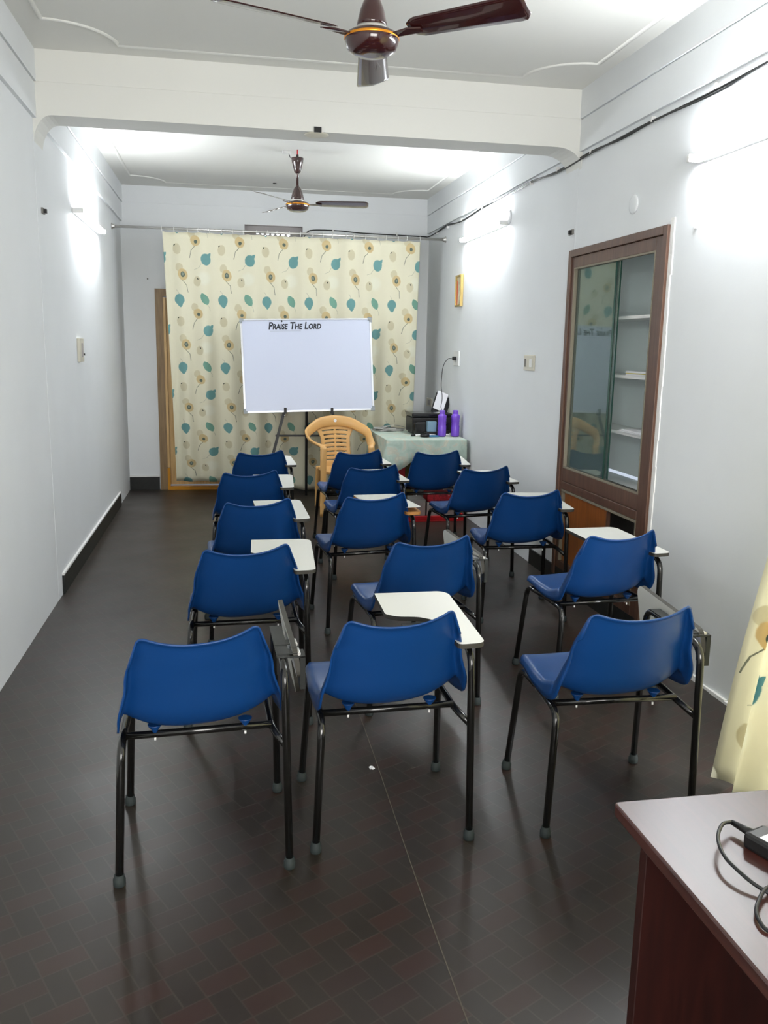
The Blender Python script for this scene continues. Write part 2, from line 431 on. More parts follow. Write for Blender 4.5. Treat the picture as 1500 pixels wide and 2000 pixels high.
# upper plaster bands of the side walls (two shallow steps), beam and back wall step
bm = bmesh.new()
for (ya, yb) in ((Y0, YB), (BY1, YF)):
    for s, X in ((1, XL), (-1, XR)):
        xs = sorted((X, X+s*.022)); bx(bm, xs[0], xs[1], ya, yb, 2.845, 3.032)
        xs = sorted((X, X+s*.014)); bx(bm, xs[0], xs[1], ya, yb, 3.032, 3.040)
        xs = sorted((X, X+s*.030)); bx(bm, xs[0], xs[1], ya, yb, 3.040, ZC)
bx(bm, XL, XR, YF-.008, YF, 3.04, ZC)
struct(obj('trim_2', bm, M['wall']))
bm = bmesh.new(); bx(bm, XL, XR, YB-.004, YB, 3.040, ZC)
struct(obj('trim_10', bm, M['ceil']))
# shallow pilasters where the beam lands
struct(box('trim_3', XL, XL+.0015, YB-.01, BY1+.02, 0, BZ-.1, M['wall']))
struct(box('trim_4', XR-.0015, XR, YB+.04, BY1+.02, 0, BZ-.1, M['wall']))
# ceiling mouldings
def moulding(x0, x1, y0, y1, r, name):
    bm = bmesh.new()
    pts = []
    for (cx, cy, a0) in ((x0, y1, -PI/2), (x1, y1, PI), (x1, y0, PI/2), (x0, y0, 0)):
        seq = []
        for k in range(13):
            a = a0+PI/2*(k/12)
            seq.append((cx+r*math.cos(a), cy+r*math.sin(a), ZC))
        if (cx, cy) in ((x0, y1),): seq = seq        # start on left side going to the top side
        pts.append(seq)
    path = pts[0] + pts[1] + pts[2] + pts[3]
    path = path + [path[0]]
    sweep(bm, path, [(.010, .014)]*len(path), 8, up=(0, 0, 1), cap=False)
    struct(obj(name, bm, M['ceil']))
moulding(-.89, 2.13, -.6, 5.32, .34, 'trim_5')
moulding(-.885, 2.12, 5.90, 9.47, .32, 'trim_6')
# black skirtings
def skirting(name, x0, x1, y0, y1, h, white=True, axis='y', s=1):
    o = box(name, x0, x1, y0, y1, 0, h, M['skirt']); struct(o)
    if white:
        box('painted_top_edge', x0, x1+(.001 if axis == 'y' else 0), y0, y1, h, h+.014, M['plaster'], o)
    return o
skirting('baseboard_left', XL, XL+.014, 5.60, 8.76, .125)
skirting('baseboard_back', XL, -.73, YF-.016, YF, .142)
o = box('baseboard_right', XR-.012, XR, 4.20, 6.05, 0, .115, M['skirt']); struct(o)
# white plaster margin beside the cabinet
bm = bmesh.new()
N = 16
for i in range(N):
    z0, z1 = CZ0-.1+i*(CZ1+.17-CZ0)/N, CZ0-.1+(i+1)*(CZ1+.17-CZ0)/N
    bx(bm, XR-.006, XR, 4.215+random.random()*.012, 4.256, z0, z1)
struct(obj('trim_7', bm, M['plaster']))
# small plaster ridges at the foot of the right wall
bm = bmesh.new()
for i in range(9):
    y = 3.0+i*.13; bx(bm, XR-.010-random.random()*.006, XR, y, y+.13, 0, .012+random.random()*.02)
struct(obj('trim_8', bm, M['plaster']))
# vinyl joint
bm = bmesh.new(); pts = []
for i in range(30):
    y = 1.2+i*.09; pts.append((.556+.006*math.sin(y*2.3), y))
va = [bm.verts.new((x-.0016, y, .0012)) for x, y in pts]; vb = [bm.verts.new((x+.0016, y, .0012)) for x, y in pts]
for i in range(29): bm.faces.new((va[i], va[i+1], vb[i+1], vb[i]))
r = bmesh.ops.extrude_face_region(bm, geom=bm.faces[:]); 
for v in [e for e in r['geom'] if isinstance(e, bmesh.types.BMVert)]: v.co.z -= .0011
struct(obj('trim_9', bm, mat('vinyl_joint', (78, 73, 62), .6)))

# the door on the far wall
d = struct(obj('door_1', (lambda b: (bx(b, -.72, -.64, YF-.03, YF+.10, 0, 2.17), bx(b, .32, .40, YF-.03, YF+.10, 0, 2.17), bx(b, -.64, .32, YF-.03, YF+.10, 2.09, 2.17), b)[-1])(bmesh.new()), M['door_wood']))
box('door_leaf', -.637, .317, YF+.03, YF+.07, .05, 2.085, M['door_light'], d)
box('weather_strip', -.64, -.615, YF-.02, YF+.02, .25, 2.08, M['door_light'], d)
bm = bmesh.new(); bx(bm, -.64, .32, YF-.05, YF+.03, 0, .035); bx(bm, -.64, -.612, YF-.045, YF-.015, .035, .24)
obj('painted_threshold', bm, M['yellow_paint'], d)

# ------------------------------------------------------------------ ventilator over the curtain
v = thing('air_vent', 'grey ventilator slot with a row of round holes above the curtain rod', 'vent', (.235, YF, 2.66))
bm = bmesh.new()
bx(bm, 0, .625, .07, .09, .0, .208)
obj('grille', bm, M['vent_grey'], v)
bm = bmesh.new()
for k, xx in enumerate((.14, .195, .25, .305, .36, .415, .475)):
    ring = [bm.verts.new((xx+.017*math.cos(a*PI/6), .068, .135-.004*k*.5+.017*math.sin(a*PI/6))) for a in range(12)]; bm.faces.new(ring)
    ring = [bm.verts.new((xx+.03+.007*math.cos(a*PI/6), .068, .104-.004*k*.5+.007*math.sin(a*PI/6))) for a in range(12)]; bm.faces.new(ring)
obj('sunlit_holes', bm, M['daylight'], v)
bm = bmesh.new(); bx(bm, 0, .625, .0, .07, -.0, .002); bx(bm, 0, .625, 0, .07, .204, .208); bx(bm, 0, .004, 0, .07, 0, .208); bx(bm, .621, .625, 0, .07, 0, .208)
obj('reveal', bm, M['vent_grey'], v)

# ------------------------------------------------------------------ curtain rod and curtain
RY, RZ = 8.96, 2.70
t = thing('curtain_rod', 'long steel curtain rod spanning the far end of the room', 'curtain rod', (XL, RY, RZ))
tube('rod', [(.01, 0, 0), (XR-XL-.01, 0, 0)], .0125, M['chrome'], t, 12)
for xx, s in ((0, 1), (XR-XL, -1)):
    lath('flange', [(.032, xx+s*.0), (.032, xx+s*.008), (.02, xx+s*.012), (.02, xx+s*.03)], M['chrome'], t, axis='X', seg=20)
def vrow(z):
    q = .712**2-4*.022*(2.42-z)
    n = (.712-math.sqrt(max(q, 0)))/.044
    return 2.42-n*PV
def curtain(name, x0, x1, y0, zt, zb, label, m, sway):
    t = thing(name, label, 'curtain', (0, 0, 0))
    bm = bmesh.new(); uvl = bm.loops.layers.uv.new('UVMap'); NX, NZ = 220, 46; G = []
    for j in range(NZ+1):
        f = j/NZ; row = []
        for i in range(NX+1):
            u = i/NX
            xx = x0+(x1-x0)*u
            zbb = zb(u); z = zt-(zt-zbb)*f
            amp = .010+.022*f
            ph = u*2*PI*11+.8*math.sin(u*9)+.25*math.sin(f*3)
            yy = y0+amp*math.sin(ph)+.012*math.sin(u*31+f*2)+sway*f**1.6
            xo = .06*f*(1-u)+.012*math.sin(u*17+f*4)*f
            row.append((bm.verts.new((xx+xo, yy, z-.006*abs(math.sin(u*PI*22))*(1-f)**8)), xx, z))
        G.append(row)
    for j in range(NZ):
        for i in range(NX):
            q = (G[j][i], G[j+1][i], G[j+1][i+1], G[j][i+1])
            fc = bm.faces.new([e[0] for e in q]); fc.smooth = True
            for lp, e in zip(fc.loops, q): lp[uvl].uv = (e[1], vrow(e[2]))
    o = obj('panel', bm, m, t)
    sd = o.modifiers.new('thick', 'SOLIDIFY'); sd.thickness = .0025
    return t, o
ct, cp = curtain('curtain', -.575, 2.0, RY, RZ-.028, lambda u: .16-.16*u+.02*math.sin(u*8), 'cream curtain printed with teal leaves and beige poppies, hanging behind the whiteboard', M['fabric'], .30)
bm = bmesh.new(); uvl = bm.loops.layers.uv.new('UVMap')
ring0 = None
for k in range(24):
    xx = -.565+k*(2.0+.555)/23+random.uniform(-.02, .02)
    bm = bmesh.new()
    sweep(bm, [(xx, RY+.019*math.cos(a), RZ-.006+.024*math.sin(a)) for a in [i*2*PI/14 for i in range(15)]], .003, 6, cap=False)
    obj('curtain_ring', bm, M['white_pl'], ct)

# near doorway curtain at the right edge of the view
t = thing('doorway_curtain', 'sunlit cream leaf-print curtain hanging at the right wall beyond the desk', 'curtain', (0, 0, 0))
bm = bmesh.new(); uvl = bm.loops.layers.uv.new('UVMap'); NX, NZ = 90, 44; G = []
for j in range(NZ+1):
    f = j/NZ; row = []
    z = 2.25-2.22*f
    for i in range(NX+1):
        u = i/NX; y = 2.78-1.5*u-.08*f*(1-u)
        x = 2.19-.40*(f**1.05)*(1-.35*u)
        ph = u*2*PI*8
        x += (.018+.018*f)*math.sin(ph+.4*math.sin(f*5)); y += .014*math.cos(ph)+.012*math.sin(f*9+1)*(1-u)*f
        row.append((bm.verts.new((x, y, z)), u*1.9-.34, z-.07))
    G.append(row)
for j in range(NZ):
    for i in range(NX):
        q = (G[j][i], G[j+1][i], G[j+1][i+1], G[j][i+1])
        fc = bm.faces.new([e[0] for e in q]); fc.smooth = True
        for lp, e in zip(fc.loops, q): lp[uvl].uv = (e[1], e[2])
o = obj('panel', bm, M['fabric2'], t); sd = o.modifiers.new('thick', 'SOLIDIFY'); sd.thickness = .002
tube('rod', [(2.19, 1.2, 2.27), (2.19, 2.86, 2.27)], .011, M['chrome'], t, 10)
for yy in (1.28, 2.80): box('rod_bracket', 2.19, XR, yy, yy+.02, 2.26, 2.28, M['chrome'], t)
d = struct(obj('door_2', (lambda b: (bx(b, XR-.01, XR+.12, DY0, DY0+.07, 0, DZ), bx(b, XR-.01, XR+.12, DY1-.07, DY1, 0, DZ), bx(b, XR-.01, XR+.12, DY0+.07, DY1-.07, DZ-.07, DZ), b)[-1])(bmesh.new()), M['cab_wood']))

# ------------------------------------------------------------------ wall cabinet
t = thing('wall_cabinet', 'built-in brown wooden wall cabinet with sliding glass and white shelves', 'cabinet', (XR, 0, 0))
F0, F1 = 4.255, 5.565; ZT = 2.245
bm = bmesh.new()      # outer architrave
bx(bm, -.022, .03, F0, F0+.045, .06, ZT); bx(bm, -.022, .03, F1-.045, F1, .06, ZT); bx(bm, -.022, .03, F0+.045, F1-.045, ZT-.045, ZT)
obj('outer_frame', bm, M['cab_wood'], t, bevel=.003)
bm = bmesh.new()      # inner stiles and rails
a0, a1 = F0+.047, F1-.047
bx(bm, -.010, .03, a0, 4.385, .10, ZT-.047); bx(bm, -.010, .03, 5.50-.02, a1, .10, ZT-.047)
bx(bm, -.010, .03, 4.385, 5.48, 2.13, ZT-.047); bx(bm, -.010, .03, 4.385, 5.48, .725, .815)
bx(bm, -.013, .03, 4.385, 5.48, .670, .722); bx(bm, -.010, .03, 4.385, 5.48, .10, .17)
obj('inner_frame', bm, M['cab_wood'], t, bevel=.003)
bm = bmesh.new()      # pale beading
for (ya, yb, za, zb) in ((4.385, 5.48, .815, .825), (4.385, 5.48, 2.12, 2.13), (4.385, 4.395, .825, 2.12), (5.47, 5.48, .825, 2.12), (4.385, 5.48, .652, .668), (4.385, 4.395, .17, .652), (5.465, 5.48, .17, .652)):
    bx(bm, -.012, .01, ya, yb, za, zb)
obj('beading', bm, mat('pale_beading', (128, 120, 104), .6), t)
box('back_panel', .285, .30, 4.31, 5.51, .82, 2.19, M['wall'], t)
bm = bmesh.new(); bx(bm, .03, .285, 4.303, 4.315, .11, 2.19); bx(bm, .03, .285, 5.505, 5.517, .11, 2.19); bx(bm, .03, .285, 4.315, 5.505, 2.185, 2.20); bx(bm, .03, .285, 4.315, 5.505, .78, .80)
obj('inner_lining', bm, M['wall'], t)
for z in (1.80, 1.455, 1.12):
    box('shelf', .075, .285, 4.315, 5.505, z-.012, z+.006, M['white_pl'], t)
g_ = box('glass_pane', .010, .015, 4.90, 5.475, .82, 2.125, M['glass'], t)
box('glass_edge', .008, .017, 4.896, 4.900, .82, 2.125, M['teal_edge'], g_)
g_ = box('glass_pane', .020, .025, 4.86, 5.46, .82, 2.125, M['glass'], t)
box('glass_edge', .018, .027, 4.856, 4.860, .82, 2.125, M['teal_edge'], g_)
box('sliding_track', .004, .03, 4.395, 5.47, .818, .826, M['lam_edge'], t)
box('sliding_door', .010, .024, 4.80, 5.475, .17, .65, M['orange_wood'], t)
box('door_edge_strip', .006, .026, 4.785, 4.800, .17, .65, M['cab_wood'], t)
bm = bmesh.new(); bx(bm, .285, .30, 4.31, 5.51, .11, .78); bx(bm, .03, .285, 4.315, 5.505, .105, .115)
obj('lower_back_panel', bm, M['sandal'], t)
def slab_stack(name, label, cat, x, y, z, w, l, n, ms, jit=.01, th=.004, rz=0):
    t = thing(name, label, cat, (x, y, z), rz)
    for i in range(n):
        bm = bmesh.new(); dx, dy = random.uniform(-jit, jit), random.uniform(-jit, jit)
        bx(bm, dx, w+dx, dy, l+dy, i*th, (i+1)*th-.0004)
        obj('sheet', bm, ms[i % len(ms)], t)
    return t
slab_stack('paper_file', 'yellow topped paper file lying on the middle cabinet shelf', 'file', XR+.065, 4.40, 1.462, .20, .40, 5, [M['paper'], M['paper'], M['yellow_paper']], .008, .005)
slab_stack('paper_stack', 'loose white papers spread on the lowest glass-front cabinet shelf', 'papers', XR+.06, 4.39, 1.127, .20, .42, 4, [M['paper']], .014, .004)

# ------------------------------------------------------------------ tube lights
def tube_light(y0, y1, z, X, s, label):
    t = thing('tube_light', label, 'light', (X, y0, z), 0, 'wall tube lights')
    L = y1-y0
    box('batten', *sorted((0, s*.028)), .03, L-.03, -.018, .018, M['white_pl'], t)
    for yy in (.0, L-.03): 
        box('lamp_holder', *sorted((0, s*.075)), yy+.0, yy+.025, -.016, .02, M['white_pl'], t, bevel=.004)
    xc = s*.058
    lath('tube', [(.014, .026), (.0155, .03), (.0155, L-.03), (.014, L-.026)], M['tube_on'], t, cx=xc, cy=0, seg=16, axis='Y')
    return t
tube_light(2.75, 4.03, 2.51, XR, -1, 'lit tube light on the right wall nearest the viewer, above the doorway side')
tube_light(6.92, 8.16, 2.60, XR, -1, 'lit tube light on the right wall at the far end, beyond the beam')
tube_light(6.70, 7.95, 2.52, XL, 1, 'lit tube light on the left wall')

# ------------------------------------------------------------------ ceiling fans
def make_fan(x, y, zhub, label, body, angs, canopy=True, R=.60, tilt=0):
    t = thing('ceiling_fan', label, 'fan', (x, y, zhub), 0, 'ceiling fans')
    top = ZC-zhub
    lath('motor_housing', [(.03, -.052), (.06, -.05), (.088, -.035), (.098, -.012), (.100, .004), (.094, .018), (.075, .028), (.06, .032)], body, t, seg=36)
    lath('trim_ring', [(.1005, .000), (.1015, .001), (.1015, .008), (.1005, .009)], M['gold'], t, seg=36)
    lath('neck_ring', [(.058, .030), (.060, .034), (.056, .044)], M['chrome'], t)
    lath('lower_canopy', [(.056, .042), (.054, .06), (.044, .10), (.030, .135), (.016, .150), (.014, .158)], body, t)
    lath('down_rod', [(.0115, .15), (.0115, top-.04)], body, t, seg=14)
    if canopy:
        lath('upper_canopy', [(.014, top-.19), (.026, top-.18), (.034, top-.15), (.040, top-.12), (.047, top-.105), (.052, top-.07), (.050, top-.066)], body, t)
        tube('hanging_wire', [(0, 0, top-.07), (0, 0, top)], .005, M['redwire'], t, 8)
    else:
        lath('upper_canopy', [(.014, top-.13), (.030, top-.12), (.045, top-.06), (.055, top-.005), (.05, top-.001)], body, t)
    for a in angs:
        a = math.radians(a); ca, sa = math.cos(a), math.sin(a)
        def P(r, w, dz): return (r*ca-w*sa, r*sa+w*ca, dz)
        bm = bmesh.new()
        # blade with pitch and rounded tip
        rows = []
        NB = 22
        for i in range(NB+1):
            r = .155+(R-.155)*i/NB
            hw = .052+.018*(i/NB)
            e = (R-r)/.035
            if e < 1: hw *= math.sqrt(max(.03, 1-(1-e)**2*.75))
            if i < 2: hw *= (.55, .85)[i]
            row = []
            for k in range(7):
                w = -1+2*k/6
                row.append(bm.verts.new(P(r, w*hw, .012+w*hw*-.25-.006*(1-w*w)*0+.004*abs(w)+tilt*(r-.15))))
            rows.append(row)
        for q, s2 in zip(rows, rows[1:]):
            for k in range(6):
                f = bm.faces.new((q[k], q[k+1], s2[k+1], s2[k])); f.smooth = True
        bl = obj('blade', bm, body, t); sd = bl.modifiers.new('th', 'SOLIDIFY'); sd.thickness = .002
        bm = bmesh.new()
        va = [P(.085, -.018, .008), P(.085, .018, .008), P(.155, .022, .008), (P(.205, .010, .006)), (P(.205, -.010, .012)), P(.155, -.022, .014)]
        lo = [bm.verts.new((x_, y_, z_-.006)) for x_, y_, z_ in va]; hi = [bm.verts.new((x_, y_, z_-.001)) for x_, y_, z_ in va]
        bm.faces.new(lo); bm.faces.new(hi)
        for i in range(6): bm.faces.new((lo[i], lo[(i+1) % 6], hi[(i+1) % 6], hi[i]))
        obj('blade_arm', bm, body, bl)
    return t
make_fan(.55, 3.36, 2.702, 'maroon ceiling fan with a gold ring nearest the viewer', M['maroon'], (-40, 80, 200), False, .60)
make_fan(.63, 7.62, 2.765, 'brown ceiling fan hanging beyond the beam', M['brown_fan'], (-8, 112, 232), True, .60)
# ceiling fittings
t = thing('ceiling_rose', 'white wiring block on the ceiling beside the far fan', 'fitting', (.545, 7.70, ZC))
box('block', -.035, .035, -.03, .03, -.022, 0, M['white_pl'], t, bevel=.004)
tube('wire', smoothpath([(.02, 0, -.02), (.03, -.01, -.05), (.05, -.05, -.07), (.075, -.08, -.11)]), .003, M['dark'], t, 6)
t = thing('ceiling_disc', 'pale round cover plate with a small black hook under the beam', 'fitting', (.575, YB+.07, BZ))
lath('cover_plate', [(.075, -.0), (.072, -.006), (.03, -.010)], M['cream_pl'], t)
box('hook', -.022, .022, -.082, -.0705, -.004, .026, M['dark'], t)
t = thing('ceiling_spot', 'small dark screw hole in the far ceiling', 'fitting', (.53, 9.2, ZC))
lath('cup', [(.02, 0), (.018, -.006), (.004, -.008)], M['dark'], t, seg=12)

# ------------------------------------------------------------------ black cable along the right wall
t = thing('wall_cable', 'black cable bundle clipped high along the right wall to the ventilator', 'cable', (0, 0, 0))
xw = XR-.012
pts = [(.853, YF-.012, 2.72), (.90, YF-.012, 2.80), (.97, YF-.012, 2.835), (1.25, YF-.012, 2.84), (1.5, YF-.012, 2.825), (1.9, YF-.012, 2.82), (2.2, YF-.012, 2.815), (XR-.012, YF-.03, 2.815),
       (xw, 9.3, 2.815), (xw, 8.84, 2.825), (xw, 8.3, 2.80), (xw, 7.62, 2.822), (xw, 7.09, 2.81), (xw, 6.39, 2.818), (xw, 5.87, 2.80), (xw, 5.3, 2.812), (xw, 4.9, 2.795), (xw, 4.52, 2.802), (xw, 3.9, 2.795), (xw, 3.5, 2.80), (xw, 2.4, 2.81), (xw, .5, 2.80)]
tube('cable', smoothpath(pts, 6), .006, M['cable'], t, 8)
pts2 = [(x, y, z+.012*math.sin(i*1.7)) for i, (x, y, z) in enumerate(pts[8:])]
tube('cable', smoothpath([(a-.006, b, c-.004) for a, b, c in pts2], 6), .005, M['cable'], t, 8)
for i, y in enumerate((9.297, 8.844, 8.302, 7.618, 7.089, 6.387, 5.865, 5.311, 4.52, 3.911)):
    z = 2.812
    box('cable_clip', XR-.024, XR, y-.006, y+.006, z-.014, z+.012, M['white_pl'], t)
for xx in (1.189, 1.9): box('cable_clip', xx-.006, xx+.006, YF-.02, YF, 2.815, 2.85, M['white_pl'], t)

# ------------------------------------------------------------------ wall fittings
def plate(name, label, cat, X, s, y0, y1, z0, z1, m, th=.012):
    t = thing(name, label, cat, (X, (y0+y1)/2, (z0+z1)/2))
    h, w = (z1-z0)/2, (y1-y0)/2
    box('cover', *sorted((0, s*th)), -w, w, -h, h, m, t, bevel=.003)
    return t
t = plate('switch_board', 'cream switch board on the right wall, left of the glass cabinet', 'switch', XR, -1, 6.15, 6.37, 1.445, 1.56, M['cream_pl'])
box('switch', -.017, -.012, .06, .085, -.03, .03, M['sandal'], t, bevel=.002); box('socket', -.015, -.012, -.07, -.02, -.03, .03, M['white_pl'], t)
t = plate('wall_socket', 'white wall socket with a black plug, above the printer', 'socket', XR, -1, 8.26, 8.46, 1.43, 1.575, M['white_pl'])
box('plug', -.045, -.012, -.02, .03, -.02, .018, M['dark'], t, bevel=.005)
t = plate('wall_socket', 'small beige wall socket low in the far right corner behind the printer', 'socket', XR, -1, 9.34, 9.58, .955, 1.045, M['cream_pl'])
box('socket_face', -.015, -.012, -.05, .05, -.03, .03, M['vent_grey'], t)
t = plate('switch_board', 'narrow cream switch board on the left wall', 'switch', XL, 1, 6.62, 6.80, 1.455, 1.625, M['cream_pl'], .02)
box('switch', .02, .027, -.01, .02, -.05, .05, M['vent_grey'], t)
box('black_knob', .02, .032, .045, .06, -.04, -.025, M['dark'], t)
for (y, z, lab) in ((4.70, 2.41, 'round cream cover plate on the right wall above the glass cabinet'), (6.90, 2.64, 'round cream cover plate on the right wall beside the far tube light')):
    t = thing('cover_plate', lab, 'cover plate', (XR, y, z))
    lath('disc', [(.052, 0), (.052, -.006), (.040, -.009), (.005, -.009)], M['wall'], t, axis='X')
for (X, s, y, z, lab, m) in ((XR, -1, 5.58, 2.365, 'small grey hook clip on the right wall above the cabinet corner', M['sandal']), (XL, 1, 5.61, 2.358, 'small dark hook with a drip stain high on the left wall', M['sandal']),
                             (XR, -1, 4.02, 2.20, 'tiny white nail in the right wall beside the cabinet', M['white_pl'])):
    big = m is not M['white_pl']
    t = thing('wall_hook', lab, 'hook', (X, y, z)); k = 1 if big else .4
    box('base', *sorted((0, s*.012*k)), -.035*k, .035*k, -.016*k, .016*k, m, t)
    box('hook', *sorted((s*.012*k, s*.03*k)), -.02*k, .0, -.014*k, .01*k, M['dark'] if big else m, t)
t = thing('wall_nail', 'tiny dark nail hole on the far wall left of the curtain', 'nail', (-.79, YF, 2.27))
lath('head', [(.009, 0), (.007, -.006)], M['sandal'], t, axis='Y', seg=10)
# framed picture seen edge-on
t = thing('picture_frame', 'small gilt framed picture on the right wall', 'picture', (XR, 8.31, 2.15))
tilt = .0
bm = bmesh.new()
for (ya, yb, za, zb) in ((-.105, -.085, -.15, .15), (.085, .105, -.15, .15), (-.085, .085, .13, .15), (-.085, .085, -.15, -.13)): bx(bm, -.03, -.003, ya, yb, za, zb)
obj('frame', bm, M['gilt'], t, bevel=.004)
box('print', -.014, -.005, -.085, .085, -.13, .13, M['picture'], t)
box('red_border', -.0155, -.014, .055, .085, -.13, .10, M['red_pic'], t)

# ------------------------------------------------------------------ whiteboard on its easel
BY = 8.72; bl, br, zb, zt = .185, 1.505, .945, 1.868
t = thing('whiteboard', 'large whiteboard lettered across the top, propped on the black easel', 'whiteboard', ((bl+br)/2, BY, zb))
t.rotation_euler = (math.radians(-7.5), math.radians(-1.7), 0)
W, H = (br-bl)/2, (zt-zb)/math.cos(math.radians(7.5))
box('board_face', -W+.01, W-.01, -.004, .012, .01, H-.01, M['white_board'], t)
bm = bmesh.new()
bx(bm, -W, W, -.010, .014, 0, .016); bx(bm, -W, W, -.010, .014, H-.014, H); bx(bm, -W, -W+.018, -.010, .014, .016, H-.014); bx(bm, W-.018, W, -.010, .014, .016, H-.014)
obj('aluminium_frame', bm, M['alu'], t)
for sx in (-1, 1):
    for zz, sz in ((0, 1), (H, -1)):
        bm = bmesh.new()
        xs = sorted((sx*(W+.006), sx*(W-.034))); zs = sorted((zz-sz*.006, zz+sz*.020)); bx(bm, xs[0], xs[1], -.014, .016, zs[0], zs[1])
        xs = sorted((sx*(W+.006), sx*(W-.018))); zs = sorted((zz-sz*.0, zz+sz*.042)); bx(bm, xs[0], xs[1], -.0135, .0155, zs[0], zs[1])
        obj('corner_cap', bm, M['corner_grey'], t)
def text_mesh(name, s, size, loc, m, parent, sx=1.0):
    cu = bpy.data.curves.new(name, 'FONT'); cu.body = s; cu.size = size; cu.extrude = .0006; cu.offset = size*.03; cu.shear = .18; cu.small_caps_scale = .72
    cu.space_character = 1.02
    for i, ch in enumerate(s):
        if ch.islower(): cu.body_format[i].use_small_caps = True
    o = bpy.data.objects.new(name, cu); C.objects.link(o)
    bpy.context.view_layer.update()
    me = bpy.data.meshes.new_from_object(o.evaluated_get(bpy.context.evaluated_depsgraph_get()))
    bpy.data.objects.remove(o)
    o = bpy.data.objects.new(name, me); C.objects.link(o); me.materials.clear(); me.materials.append(m)
    o.parent = parent; o.location = loc; o.rotation_euler = (PI/2, 0, 0); o.scale = (sx, 1, 1)
    return o
tx = text_mesh('lettering', 'Praise The Lord', .098, (-W+.275, -.0055, H-.102), M['ink'], t)
wid = max(v.co.x for v in tx.data.vertices)-min(v.co.x for v in tx.data.vertices)
tx.scale = (.53/wid, 1, 1)
# little flame over the i
bm = bmesh.new(); pts_ = [(0, 0), (.009, .006), (.010, .016), (.004, .026), (.003, .036), (-.004, .022), (-.006, .010)]
prism(bm, pts_, 0, .001); o = obj('flame_mark', bm, M['ink'], t); o.rotation_euler = (PI/2, 0, 0); o.location = (-W+.275+.135, -.0055, H-.036)
box('underline', -W+.29, -W+.60, -.0052, -.0042, H-.124, H-.121, M['grey_ink'], t)

t = thing('easel', 'black metal tripod easel holding the whiteboard before the curtain', 'easel', (.83, 8.8, 0))
def flatbar(name, p, q, w, th, m, parent, up=(0, 1, 0)):
    bm = bmesh.new(); p, q = Vector(p), Vector(q); T = (q-p).normalized(); U = Vector(up); U = (U-T*U.dot(T)).normalized(); S = T.cross(U)
    vs = []
    for c in (p, q):
        for a, b_ in ((-1, -1), (1, -1), (1, 1), (-1, 1)): vs.append(bm.verts.new(c+S*a*w/2+U*b_*th/2))
    for f in ((0, 1, 2, 3), (4, 7, 6, 5), (0, 4, 5, 1), (1, 5, 6, 2), (2, 6, 7, 3), (3, 7, 4, 0)): bm.faces.new([vs[i] for i in f])
    return obj(name, bm, m, parent)
lx, rx = .594-.83, 1.067-.83
flatbar('leg', (lx-.27, -.20, 0), (-.02, .08, 1.75), .028, .014, M['dark'], t)
flatbar('leg', (rx+.27, -.20, 0), (.02, .08, 1.75), .028, .014, M['dark'], t)
flatbar('leg', (.02, .40, 0), (0, .10, 1.76), .026, .02, M['dark'], t)
flatbar('brace', (-.335, -.075, .70), (.335, -.075, .70), .018, .01, M['dark'], t)
for hx in (lx, rx):
    bm = bmesh.new(); bx(bm, hx-.013, hx+.013, -.105, -.045, .925, .940); bx(bm, hx-.013, hx+.013, -.110, -.100, .925, .985)
    obj('support_hook', bm, M['dark'], t)
    lath('bolt', [(.007, -.075), (.005, -.079)], M['white_pl'], t, cx=hx-.004, cy=.905, seg=10, axis='Y')

# ------------------------------------------------------------------ tan plastic armchair
PC = (1.11, 8.31)
t = thing('plastic_armchair', 'tan moulded plastic armchair with a slotted back, in front of the whiteboard', 'chair', (PC[0], PC[1], 0), math.radians(9))
bm = bmesh.new()
arch = [(-.235, -.225, .645), (-.25, -.20, .668), (-.275, -.12, .676), (-.31, 0, .70), (-.315, .10, .755), (-.25, .17, .80), (-.15, .215, .85), (0, .232, .868),
        (.15, .215, .85), (.25, .17, .80), (.305, .10, .755), (.295, 0, .70), (.268, -.12, .676), (.25, -.20, .668), (.235, -.225, .645)]
pa = smoothpath(arch, 5); n = len(pa); rr = []
for i in range(n):
    f = abs(i/(n-1)*2-1)
    rr.append((.034+.022*(1-f)**1.2 if f < .85 else .030, .020+.012*f))
ups = []
rings = []
for i, p in enumerate(pa):
    T = (pa[min(i+1, n-1)]-pa[max(i-1, 0)]).normalized(); f = abs(i/(n-1)*2-1)
    # section's wide axis: sideways at the arms, upright at the crown
    out = Vector((p.x, .0, 0)).normalized() if abs(p.x) > .02 else Vector((0, 0, 1))
    Wd = Vector((math.copysign(1, p.x)*min(1, f*1.15), 0, 0))*(f**.8)+Vector((0, .1, 1))*(1-f**1.3)
    Wd = (Wd-T*Wd.dot(T)).normalized(); Bn = T.cross(Wd)
    rings.append([bm.verts.new(p+Wd*rr[i][0]*math.cos(a)+Bn*.016*math.sin(a)) for a in [k*2*PI/14 for k in range(14)]])
    if p.x > 0 and Wd.x < 0: pass
for a, b_ in zip(rings, rings[1:]):
    best = min(range(14), key=lambda s: (a[0].co-b_[s].co).length)
    for k in range(14):
        for dirn in (1,):
            pass
    # choose orientation
    e1 = sum((a[k].co-b_[(best+k) % 14].co).length for k in range(14)); e2 = sum((a[k].co-b_[(best-k) % 14].co).length for k in range(14))
    sg = 1 if e1 <= e2 else -1
    for k in range(14):
        f = bm.faces.new((a[k], a[(k+1) % 14], b_[(best+sg*(k+1)) % 14], b_[(best+sg*k) % 14])); f.smooth = True
    b_[:] = [b_[(best+sg*k) % 14] for k in range(14)]
bm.faces.new(rings[0]); bm.faces.new(rings[-1])
obj('arm_hoop', bm, M['tan'], t)
